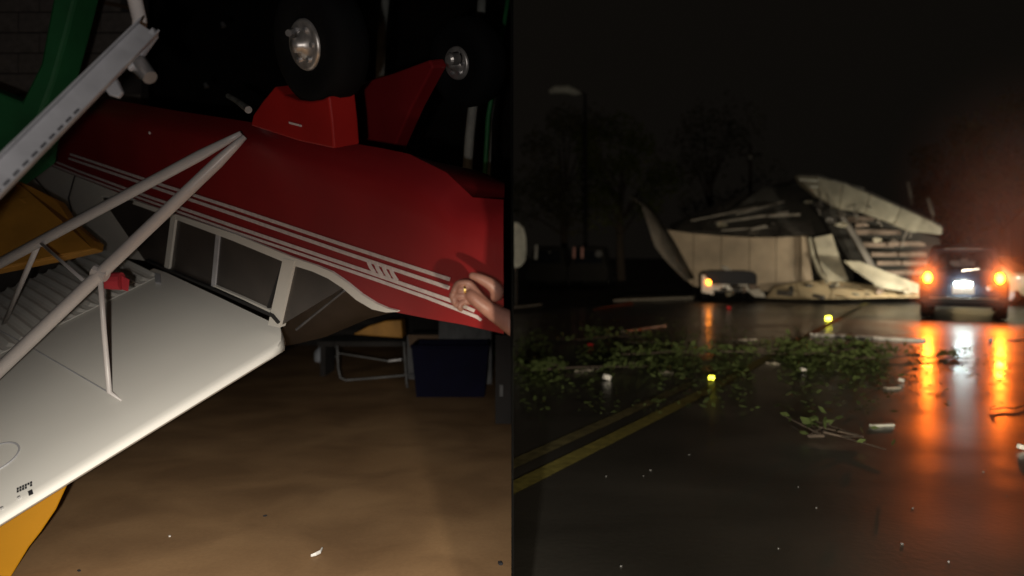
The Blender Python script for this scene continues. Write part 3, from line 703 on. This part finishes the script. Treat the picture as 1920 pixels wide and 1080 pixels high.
for (p, q_, q2) in (((1702, 342), (1708, 372), (1710, 384)), ((1740, 372), (1748, 400), (1750, 418))):
    build('bent_strip', MB().path([at(*p, 25.6), at(*q_, 25.4), at(*q2, 25.3)], [.05, .06, .03], 6), M['greyp'], B)
# gable of clapboards under it, near-black sheet behind for the shade in the gaps
bp_('shade_backing', [(1520, 372), (1580, 396), (1680, 424), (1760, 446), (1790, 545), (1640, 545), (1600, 500)], [26.2, 26.1, 25.4, 25, 25, 26, 26.1], (0, .1, 0), 'inside')
rows_s = [(1580, 1612, 413), (1588, 1640, 411.5), (1602, 1664, 435), (1607, 1690, 437), (1610, 1722, 457), (1618, 1736, 459), (1634, 1738, 476), (1645, 1740, 493), (1655, 1740, 510)]
for (xa, xb, y) in rows_s:
    n_ = max(1, int((xb - xa) / 45))
    for k in range(n_):
        x0_ = xa + (xb - xa) * k / n_; x1_ = xa + (xb - xa) * (k + 1) / n_ - .8; j0 = R.uniform(-1.5, 1.5)
        Dk = 25.35 - .002 * (x0_ - 1580)
        bp_('clapboard', [(x0_, y - 4 + j0), (x1_, y - 4 + j0 + R.uniform(-1, 1)), (x1_, y + 4 + j0), (x0_, y + 4 + j0)], [Dk + .05, Dk + .05, Dk - .06, Dk - .06], (0, .05, 0), 'slat')
build('corner_post', MB().path([at(1572, 396, 25.4), at(1606, 450, 25.2), at(1640, 512, 25.0)], [.1, .12, .12], 6), M['roof'], B)
bp_('leaning_panel', [(1582, 489), (1612, 490), (1690, 520), (1726, 534), (1722, 550), (1652, 540), (1600, 505)], [24.9, 24.9, 24.6, 24.4, 24.3, 24.5, 24.8], (0, .1, 0), 'fascia', bev=.01)
bp_('dark_interior', [(1430, 352), (1500, 345), (1540, 380), (1600, 470), (1600, 545), (1320, 545), (1300, 445)], 28.2, (0, .1, 0), 'inside')  # near-black sheet put in for the unlit interior
bp_('leaning_plank', [(1351, 499), (1362, 500), (1432, 549), (1436, 558), (1414, 556)], [25.9, 25.9, 25.0, 24.9, 24.9], (0, .08, .02), 'carw', bev=.008)
# fallen wall slab in broken sheets in front
sl = [[(1438, 559), (1452, 540), (1492, 531), (1500, 561)], [(1493, 531), (1546, 527), (1560, 545), (1556, 561), (1501, 561)], [(1548, 527), (1606, 531), (1628, 546), (1620, 560), (1557, 561), (1561, 545)], [(1608, 532), (1660, 540), (1668, 558), (1621, 560), (1629, 546)], [(1661, 540), (1712, 544), (1732, 548), (1730, 558), (1669, 558)]]
for i, pts in enumerate(sl):
    D_ = 24.7 - .05 * i
    bp_('fallen_board', pts, [D_ + (558 - p[1]) * .035 for p in pts], (0, .1, .02), 'beige2', bev=.01)
for (x, y, s) in ((1472, 550, .2), (1535, 556, .16), (1560, 538, .12), (1648, 536, .14), (1605, 552, .1), (1700, 548, .12), (1516, 535, .1)):
    c = at(x, y, 24.3); ch_ = MB(); ch_.box(c, (s, s * .6, s * .35), Matrix.Rotation(R.uniform(-.5, .5), 3, 'Y') @ Matrix.Rotation(R.uniform(0, 3), 3, 'Z'))
    build('rubble', ch_, M['fascia' if R.random() < .6 else 'roof'], B, bevel=.01)

wr = random.Random(5)
for k in range(26):      # torn scraps hanging from and lying under the roof
    x = wr.uniform(1340, 1720); y = wr.uniform(525, 556) if k % 2 else wr.uniform(360, 440) * 1.0
    if not k % 2: y = 338 + (x - 1500) * .40 + wr.uniform(18, 60) if x > 1500 else wr.uniform(395, 440)
    D_ = 24.3 + wr.uniform(-.2, .5) if k % 2 else (25.0 if x > 1500 else 27.0)
    w_, h_ = wr.uniform(4, 16), wr.uniform(2, 9)
    pts = [at(x + math.cos(a) * w_ * wr.uniform(.6, 1.1), y + math.sin(a) * h_ * wr.uniform(.5, 1.2), D_ + wr.uniform(-.15, .15)) for a in (.2, 1.1, 2.2, 3.0, 4.1, 5.3)]
    build('torn_scrap', MB().plate(pts, (0, .03, .01)), M[wr.choice(['greyp', 'fascia', 'roof', 'greyp', 'slat'])], B)
for k in range(9):
    x = wr.uniform(1530, 1740); y = 352 + (x - 1520) * .36; D_ = 25.1
    build('hanging_wire', MB().path([at(x, y, D_), at(x + wr.uniform(-8, 8), y + 14, D_ - .1), at(x + wr.uniform(-12, 12), y + wr.uniform(22, 48), D_ - .1)], .018, 5), M['greyp'], B)
# ------------------------------------------------------------------ vehicles
def vehicle(name, C, fwd, label, cat, paint, W2=.9, H=1.72, length=4.6, lamps=None, bumper=None, plate_z=.62, glass=True, group=None, sedan=False, plain=False):
    r = empty(name, C, label, cat, group); right = V((fwd.y, -fwd.x, 0))
    def c(x, y, z): return C + right * x + fwd * y + V((0, 0, z))
    belt = 1.02 if not sedan else .92
    def ring(y, s, top, b_, w=1.0):
        half = [(.78 * W2 / .9, .30), (.88 * W2 / .9, .42), (W2, .62), (W2, .85), (.93 * W2, b_)]
        tw = .74 * W2
        if top > b_ + .1: half += [(.86 * W2, b_ + .12), (tw, top - .10), (tw * .88, top - .02), (tw * .4, top + .01)]
        else: half += [(.9 * W2, b_ + .02), (.8 * W2, b_ + .04), (.6 * W2, b_ + .05), (.3 * W2, b_ + .06)]
        ln = lambda z: y + (max(0, z - belt) * .42 + (z - .6) * .06 if y < .2 and not sedan else 0)
        return [c(x * w, ln(z), z) for x, z in half] + [c(-x * w, ln(z), z) for x, z in reversed(half)]
    if sedan: secs = [(0, 1, belt, belt, .93), (.12, 1, belt, belt, .99), (.75, 1, belt, belt, 1), (1.35, 1, H, belt, 1), (2.4, 1, H, belt, 1), (3.2, 1, belt, belt, 1), (length - .2, 1, belt - .1, belt - .15, .97), (length, 1, .75, .72, .9)]
    else: secs = [(0, 1, H - .06, belt, .96), (.1, 1, H, belt, .99), (.5, 1, H, belt, 1), (2.6, 1, H, belt, 1), (3.4, 1, belt, belt, 1), (length - .2, 1, belt - .08, belt - .1, .97), (length, 1, .8, .78, .9)]
    rows__ = [ring(*s) for s in secs]
    m_ = MB(); m_.grid(rows__, True); m_.poly(rows__[0]); m_.poly(rows__[-1])
    o = build('body', m_, M[paint], r, smooth=True); e = o.modifiers.new('es', 'EDGE_SPLIT'); e.split_angle = math.radians(35)
    if not sedan:
        build('rear_window', MB().plate([c(-.68 * W2, .055, belt + .10), c(.68 * W2, .055, belt + .10), c(.60 * W2, .055 + (H - .3 - belt) * .48, H - .2), c(-.60 * W2, .055 + (H - .3 - belt) * .48, H - .2)], -fwd * -.006), M['glass'], r)
        build('spoiler', MB().plate([c(-.62 * W2, -.10 + .3, H - .11), c(.62 * W2, -.10 + .3, H - .11), c(.60 * W2, .42, H - .03), c(-.60 * W2, .42, H - .03)], (0, 0, -.03)), M[paint], r, bevel=.008)
        if not plain: build('spoiler_trim', MB().path([c(-.42 * W2, .195, H - .105), c(.42 * W2, .195, H - .105)], .012, 6), M['greyp'], r)
    else:
        build('rear_window', MB().plate([c(-.66 * W2, .80, belt + .05), c(.66 * W2, .80, belt + .05), c(.58 * W2, 1.26, H - .08), c(-.58 * W2, 1.26, H - .08)], (0, -.012, .012)), M['glass'], r)
    bm2 = MB(); bm2.plate([c(-.97 * W2, -.10, .36), c(.97 * W2, -.10, .36), c(.97 * W2, -.10, .56), c(-.97 * W2, -.10, .56)], fwd * .14)
    build('bumper', bm2, M[bumper or paint], r, bevel=.03)
    if not plain: build('bumper_trim', MB().path([c(-.75 * W2, -.108, .505), c(.75 * W2, -.108, .505)], .014, 6), M['greyp'], r)
    for sx in (-1, 1):
        for y in (.75, length - .9):
            t = build('wheel', MB().lathe(c(sx * (W2 - .13), y, .315), right, [(.19, -.1), (.29, -.11), (.315, -.08), (.315, .08), (.29, .11), (.19, .1)], 24), M['tyre'], r, smooth=True)
            build('rim', MB().lathe(c(sx * (W2 - .13), y, .315), right * sx, [(.19, .07), (.17, .09), (.05, .07), (.001, .08)], 20), M['alu'], t)
    return r, c
FWD = RD
CC = gnd(1806, 601)
suv, sc_ = vehicle('parked_car', CC, FWD, 'dark people carrier stopped on the wet road with both tail lamps glowing orange', 'car', 'carp')
def lamp(par, cfun, x, z, hw, hh, m, name='tail_lamp', y=-.02):
    mb = MB(); n = 20
    f = (cfun(0, 1, 0) - cfun(0, 0, 0)); ring0 = [cfun(x + math.cos(2 * math.pi * k / n) * hw, y, z + math.sin(2 * math.pi * k / n) * hh) for k in range(n)]
    dome = [cfun(x + math.cos(2 * math.pi * k / n) * hw * .6, y - .04, z + math.sin(2 * math.pi * k / n) * hh * .6) for k in range(n)]
    mb.grid([[p + f * .03 for p in ring0], ring0, dome], True); mb.poly(dome)
    return build(name, mb, M[m], par, smooth=True)
for sx in (-1, 1):
    lamp(suv, sc_, sx * .705, .955, .075, .11, 'tail')
    tp = sc_(sx * .705, -.12, .955); spot('tail_glow', tp, tp - FWD * 5, 185, 168, .3, (1, .15, .012), .07)
for sx in (-1, 1):
    build('headlamp', MB().lathe(sc_(sx * .66, 4.59, .72), FWD, [(.09, -.02), (.10, .02), (.06, .05), (.001, .06)], 16), M['platel'], suv)
    hp_ = sc_(sx * .66, 4.75, .74); spot('headlamp_beam', hp_, hp_ + FWD * 4 - RN * 2.6 + V((0, 0, -.1)), 380, 120, .9, (1, .84, .58), .05)
pl = build('number_plate', MB().plate([sc_(-.215, -.115, .60), sc_(.215, -.115, .60), sc_(.215, -.115, .80), sc_(-.215, -.115, .80)], FWD * .01), M['plate'], suv, bevel=.004)
build('plate_lamp', MB().plate([sc_(-.17, -.13, .825), sc_(.17, -.13, .825), sc_(.17, -.05, .83), sc_(-.17, -.05, .83)], (0, 0, .02)), M['platel'], suv)
build('tailgate_handle', MB().path([sc_(-.2, -.03, .90), sc_(.02, -.05, .92), sc_(.2, -.03, .86)], .02, 6), M['chrome'], suv)
build('reversing_lamp', MB().lathe(sc_(.50, -.02, .73), -FWD, [(.055, 0), (.05, .02), (.001, .03)], 16), M['paper'], suv)
build('window_wiper', MB().path([sc_(-.02, .02, 1.12), sc_(.3, .04, 1.16)], .01, 6), M['chrome'], suv)
for (x, z, w_, h_) in ((-.16, 1.30, .10, .045), (.02, 1.33, .07, .06), (.14, 1.28, .09, .05), (-.05, 1.24, .16, .02)):  # small grey patches on the rear window
    build('window_patch', MB().plate([sc_(x - w_, .050 + (z - h_ - 1.12) * .48, z - h_), sc_(x + w_, .050 + (z - h_ - 1.12) * .48, z - h_), sc_(x + w_, .050 + (z + h_ - 1.12) * .48, z + h_), sc_(x - w_, .050 + (z + h_ - 1.12) * .48, z + h_)], FWD * .003), M['grey'], suv)
# cream car beyond, half out of the picture
c2, f2 = vehicle('parked_car', gnd(1968, 572), V((-.55, .83, 0)).normalized(), 'cream car standing beyond the dark people carrier at the right edge', 'car', 'carc', H=1.42, sedan=True)
# white-bumpered car by the building with an amber lamp
CL = gnd(1368, 566)
c3, f3 = vehicle('parked_car', CL, V((.15, .99, 0)).normalized(), 'low dark car with a white bumper and one amber lamp by the fallen building', 'car', 'carp', W2=.86, H=1.0, sedan=True, bumper='carw')
lamp(c3, f3, -.66, .62, .06, .075, 'amber', y=-.17)
build('number_plate', MB().plate([f3(-.28, -.115, .42), f3(.2, -.115, .42), f3(.2, -.115, .54), f3(-.28, -.115, .54)], (0, .01, 0)), M['plate'], c3)
build('side_panel', MB().plate([f3(-.87, -.13, .30), f3(-.50, -.13, .22), f3(-.52, -.13, .55), f3(-.80, -.13, .86), f3(-.87, -.13, .86)], (0, .05, 0)), M['carw'], c3, bevel=.01)
# far parked vehicles at left, seen as shapes with small bright fittings
for i, (px, lab) in enumerate(((1025, 'dark distant parked car nearest the left edge of the road scene'), (1102, 'dark distant parked car with pinkish lamps left of the collapsed building'))):
    r_, c_ = vehicle('parked_car', gnd(px, 540), V((.2, .98, 0)).normalized(), lab, 'car', 'inside', W2=.95, H=1.9, plain=True)
    if i == 0:
        build('mirror', MB().plate([c_(-.55, -.05, 1.3), c_(-.42, -.05, 1.3), c_(-.40, -.05, 1.95), c_(-.52, -.05, 1.95)], (0, .02, 0)), M['paper'], r_)
        build('lamp_lens', MB().lathe(c_(.15, -.02, 1.62), V((0, -1, 0)), [(.06, 0), (.05, .03), (.001, .04)], 12), M['chrome'], r_)
    else:
        for x in (-.62, -.25):
            build('lamp_lens', MB().plate([c_(x - .05, -.03, 1.35), c_(x + .05, -.03, 1.35), c_(x + .06, -.03, 1.85), c_(x - .04, -.03, 1.85)], (0, .02, 0)), mat('pink_lens', (.55, .22, .18), .3), r_)
        build('door_mirror', MB().lathe(c_(.5, -.05, 1.55), V((0, -1, 0)), [(.15, 0), (.16, .03), (.001, .06)], 14), M['grey'], r_)

# mist volumes added behind the stopped car for the glow round its lamps
vm = bpy.data.materials.new('glow_volume'); vm.use_nodes = True; nt = vm.node_tree; nt.nodes.remove(nt.nodes['Principled BSDF'])
pv = nt.nodes.new('ShaderNodeVolumePrincipled'); tc = nt.nodes.new('ShaderNodeTexCoord'); gt = nt.nodes.new('ShaderNodeTexGradient'); gt.gradient_type = 'QUADRATIC_SPHERE'
mm = nt.nodes.new('ShaderNodeMath'); mm.operation = 'MULTIPLY'; mm.inputs[1].default_value = .5
nt.links.new(tc.outputs['Object'], gt.inputs[0]); nt.links.new(gt.outputs['Fac'], mm.inputs[0]); nt.links.new(mm.outputs[0], pv.inputs['Density'])
pv.inputs['Color'].default_value = (.9, .9, .9, 1); pv.inputs['Anisotropy'].default_value = .2
nt.links.new(pv.outputs[0], nt.nodes['Material Output'].inputs['Volume'])
sph = bpy.data.meshes.new('lamp_glow'); bmm = bmesh.new(); bmesh.ops.create_icosphere(bmm, subdivisions=3, radius=1.0); bmm.to_mesh(sph); bmm.free(); sph.materials.append(vm)
for sx in (-1, 1):
    o = bpy.data.objects.new('lamp_glow', sph); COL.objects.link(o); o.location = sc_(sx * .74, -.35, .98); o.scale = (.52, .6, 1.0)
    tag(o, kind='stuff')
vm2 = vm.copy(); [n for n in vm2.node_tree.nodes if n.type == 'MATH'][0].inputs[1].default_value = .14
s2 = sph.copy(); s2.materials.clear(); s2.materials.append(vm2)
o = bpy.data.objects.new('glow_mist', s2); COL.objects.link(o); o.location = sc_(1.7, -.9, 2.9); o.scale = (3.6, 2.6, 3.3); tag(o, kind='stuff')  # large volume added for the red glow beside the car

# ------------------------------------------------------------------ roadside furniture and trees
sg = empty('roadside_sign', gnd(968, 574), 'pale rounded panel on a post at the left edge of the road', 'sign')
Ds = gnd(968, 574).y
pts = [(963, 416), (972, 418), (982, 428), (986, 445), (987, 470), (985, 488), (977, 499), (966, 503), (963, 500)]
build('panel', MB().plate([at(*p, Ds) for p in pts], (0, .05, 0)), mat('sign_face', (.75, .75, .68), .6, var=.3, scale=3), sg, bevel=.01)
build('post', MB().path([at(967, 574, Ds + .1), at(967, 440, Ds + .1)], .05, 8), M['roof'], sg)
slp = empty('street_lamp', gnd(1096, 530), 'unlit street lamp with a pale head above the dark trees', 'street lamp')
Dl = gnd(1096, 530).y
build('pole', MB().path([at(1098, 530, Dl), at(1098, 300, Dl), at(1097, 176, Dl)], [.13, .1, .07], 8), M['inside'], slp)
build('arm', MB().path([at(1097, 176, Dl), at(1088, 172, Dl), at(1076, 171, Dl)], .04, 8), M['inside'], slp)
build('lamp_head', MB().path([at(1030, 173, Dl), at(1040, 168, Dl), at(1066, 168, Dl), at(1078, 173, Dl), at(1090, 175, Dl)], [.12, .22, .24, .2, .06], 10), mat('lamp_shell', (.75, .75, .7), .5), slp, smooth=True)
up_ = empty('utility_pole', gnd(1407, 520), 'dark utility pole with one pale insulator behind the collapsed building', 'pole')
Du = gnd(1407, 520).y
build('pole', MB().path([at(1407, 520, Du), at(1407, 270, Du)], [.16, .11], 8), M['bark'], up_)
build('cross_arm', MB().path([at(1385, 290, Du), at(1429, 290, Du)], .07, 6), M['bark'], up_)
build('insulator', MB().lathe(at(1407, 296, Du - .2), (0, 0, 1), [(.001, -.1), (.12, -.08), (.14, 0), (.08, .1), (.10, .14), (.001, .2)], 12), M['paper'], up_)

def tree(base, H, rad, label, n, m, seed, group='trees behind the road', squash=1.0, low=.35):
    q = random.Random(seed); r = empty('tree', base, label, 'tree', group)
    t = MB(); t.path([base, base + V((q.uniform(-.2, .2), 0, H * .3)), base + V((q.uniform(-.5, .5), 0, H * .75))], [.28, .2, .06], 8)
    clumps = []
    for k in range(12):
        a = q.uniform(0, 6.28); z = H * q.uniform(low, .95); rr = rad * q.uniform(.2, .85) * (1.1 - .6 * abs(z / H - .6))
        c = base + V((math.cos(a) * rr, math.sin(a) * rr, z)); clumps.append((c, rad * q.uniform(.25, .5)))
        s_ = base + V((0, 0, z * .6)); t.path([s_, (s_ + c) / 2 + V((0, 0, .2)), c], [.09, .05, .02], 5)
    build('trunk', t, M['bark'], r)
    cr = MB()
    for i in range(n):
        c, cr_ = q.choice(clumps); d = V((q.gauss(0, 1), q.gauss(0, 1), q.gauss(0, .8))).normalized() * cr_ * (q.random() ** .4)
        p = c + d; s_ = q.uniform(.10, .22)
        u = V((q.gauss(0, 1), q.gauss(0, 1), q.gauss(0, 1))).normalized(); w = u.orthogonal().normalized()
        cr.poly([p - u * s_, p + w * s_ * .5, p + u * s_, p - w * s_ * .5])
    tag(build('crown', cr, M[m], r), kind='stuff')
    return r
tree(gnd(1165, 526), 9.5, 3.2, 'faint greenish tree above the left end of the collapsed building', 2600, 'crown', 3)
tree(gnd(1060, 523), 11, 4.0, 'dark tree under the unlit street lamp', 2600, 'crownr', 4)
tree(gnd(1330, 516), 12, 5.0, 'dark tree rising behind the collapsed building', 2200, 'crownr', 5)
tree(gnd(1880, 536), 9, 3.4, 'tree behind the cream car at the right edge', 2600, 'crownr', 6)
tree(gnd(1790, 524), 8.5, 3.2, 'tree above the roof of the stopped people carrier', 2200, 'crownr', 7)

# ------------------------------------------------------------------ leaves, branches and scraps on the road
q = random.Random(21); lf = MB()
for i in range(12500):
    py = q.gauss(668, 24) if q.random() < .85 else q.uniform(590, 780); px = q.uniform(966, 1725) if q.random() < .9 else q.uniform(966, 1900)
    if py < 575 or py > 1000 or (px > 1500 and py < 650): continue
    if math.sin(px * .021 + 1.3 * math.sin(py * .05)) + math.sin(px * .05 + 2) < q.uniform(-1.6, .8): continue
    p = gnd(px, py, -.01)
    if p.x < .06: continue
    s_ = q.uniform(.018, .05); a = q.uniform(0, 6.28); tilt = abs(q.gauss(0, .3))
    u = V((math.cos(a), math.sin(a), tilt)).normalized(); w = V((-math.sin(a), math.cos(a), q.gauss(0, .5))).normalized() * s_ * .45
    p.z += .01 + max(0, -min(0, w.z)) + .004; p.z += abs(w.z)
    m0 = p + u * s_ * .9
    lf.poly([p, m0 + w, p + u * s_ * 2, m0 - w])
tag(build('leaf_litter', lf, M['leaf'], origin=(0, 0, 0)), kind='stuff')
def branch(px, py, L, ang, label, nl):
    b = gnd(px, py, -.01); d = V((math.cos(ang), math.sin(ang), 0)); r = empty('fallen_branch', b, label, 'branch', 'branches blown onto the road')
    t = MB(); pts = [b + V((0, 0, .03)) + d * L * k / 4 + V((q.uniform(-.08, .08), q.uniform(-.08, .08), .0 + .015 * k * (k < 3))) for k in range(5)]
    t.path(pts, [.016, .013, .010, .008, .004], 6)
    tips = []
    for k in range(7):
        s_ = pts[q.randint(0, 4)]; e = s_ + V((q.uniform(-.5, .5), q.uniform(-.5, .5), q.uniform(.0, .09))); t.path([s_, e], [.008, .003], 5); tips.append((s_, e))
    build('stem', t, M['bark'], r)
    lv = MB()
    for k in range(nl):
        s_, e = q.choice(tips); p = s_ + (e - s_) * q.uniform(.2, 1.1) + V((q.gauss(0, .07), q.gauss(0, .07), abs(q.gauss(0, .05))))
        u = V((q.gauss(0, 1), q.gauss(0, 1), q.gauss(0, .6))).normalized(); w = u.orthogonal().normalized(); z_ = q.uniform(.03, .065)
        lv.poly([p - u * z_, p + w * z_ * .5, p + u * z_, p - w * z_ * .5])
    tag(build('foliage', lv, M['leaf'], r), kind='stuff')
for a in ((1010, 700, 1.6, .3, 'leafy green branch on the wet road at the left edge', 130), (1165, 668, 1.8, .1, 'leafy green branch left of the amber reflection', 150), (1300, 664, 1.5, -.2, 'leafy branch just above the nearer yellow marker', 130), (1400, 660, 1.9, .2, 'leafy branch right of the nearer yellow marker', 150), (1490, 664, 1.6, .1, 'leafy branch in the middle of the wet road', 130), (1600, 676, 1.7, .0, 'leafy branch on the road left of the car reflections', 130), (1505, 826, .5, .1, 'small green twig alone on the near road', 22), (1085, 640, 1.4, .4, 'leafy branch beside the tiny red reflector', 110)):
    branch(*a)
def lath(px0, py0, px1, py1, w, label, name='lath', m='lath', z=.0):
    a, b = gnd(px0, py0, -.01), gnd(px1, py1, -.01); d = (b - a).normalized(); n = V((-d.y, d.x, 0)) * w / 2
    mb = MB(); mb.plate([a - n, a + n, b + n, b - n], (0, 0, .02 + z)); tag(build(name, mb, M[m], bevel=.002), label, 'debris', 'pale strips lying on the wet road')
lath(1520, 629, 1736, 641, .12, 'long thin pale strip lying across the road left of the car', m='paper', z=.03)
lath(1168, 622, 1246, 611, .10, 'thin pale strip left of the amber reflection, farther one')
lath(1182, 643, 1226, 641, .12, 'short pale strip just below the longer tilted one')
lath(1082, 697, 1118, 692, .10, 'short pale strip among the leaves at left')
lath(1162, 682, 1188, 681, .10, 'short greenish pale strip in the leaf band')
lath(1376, 638, 1416, 637, .12, 'short pale strip right of the amber reflection')
lath(1633, 800, 1674, 798, .05, 'short pale strip alone on the near road', m='brightedge')
lath(1660, 729, 1686, 728, .06, 'short pale strip beside the left orange reflection')
tag(build('cord', MB().path([gnd(1858, 768, .008), gnd(1884, 764, .008), gnd(1900, 766, .008), gnd(1930, 758, .008)], .007, 8), M['soil'], smooth=True), 'thin dark cord crossing under the right orange reflection', 'cord')
lath(1895, 640, 1925, 636, .12, 'pale strip at the right edge of the road')
lath(1440, 682, 1458, 681, .10, 'short pale strip in the middle of the leaf band')
lath(1240, 699, 1260, 697, .10, 'short pale strip above the double line')
for px, py, s, lab, m_ in ((1858, 641, .06, 'white block painted as a glint beside the right orange reflection', 'paper'), (1914, 842, .035, 'white block painted as a glint at the right edge of the near road', 'paper'), (1138, 712, .06, 'white scrap among the leaves at left', 'paper'), (1107, 650, .05, 'tiny red reflector lying on the road at left', 'redl'), (1366, 579, .07, 'tiny red reflector in front of the fallen building', 'redl'), (1690, 716, .04, 'pale crumb beside the left orange reflection', 'paper'), (1506, 698, .05, 'white scrap at the lower side of the leaf band', 'paper')):
    c = gnd(px, py, 0); mb = MB(); mb.box(c + V((0, 0, s * .5)), (s * .7, s * .5, s * .5), Matrix.Rotation(q.uniform(0, 1), 3, 'Z') @ Matrix.Rotation(.3, 3, 'Y'))  # white blocks towards the right edge stand for glints on the wet road
    tag(build('road_scrap_glint' if m_ == 'paper' else 'reflector', mb, M[m_], bevel=s * .15), lab, 'scrap' if m_ == 'paper' else 'reflector')
ob = MB(); a, b = gnd(1112, 581), gnd(1188, 571); ob.plate([a, b, b + V((0, .25, .05)), a + V((.3, .25, .05))], (0, .02, .01))  # flat plate coloured as an orange reflection on wet ground
tag(build('orange_reflection', ob, M['orange'], bevel=.005), 'flat orange plate painted as a reflection on the wet verge left of the building', 'reflection')
# grit and rain specks on the near road
sp = MB()
for i in range(16):
    px, py = q.uniform(975, 1910), q.uniform(700, 1075); p = gnd(px, py, -.012); s_ = q.uniform(.002, .006)
    if p.x < .05: continue
    sp.box(p + V((0, 0, s_ * .6)), (s_, s_ * .8, s_ * .6), Matrix.Rotation(q.uniform(0, 3), 3, 'Z'))
tag(build('grit', sp, M['grey'], origin=(0, 0, 0)), kind='stuff')
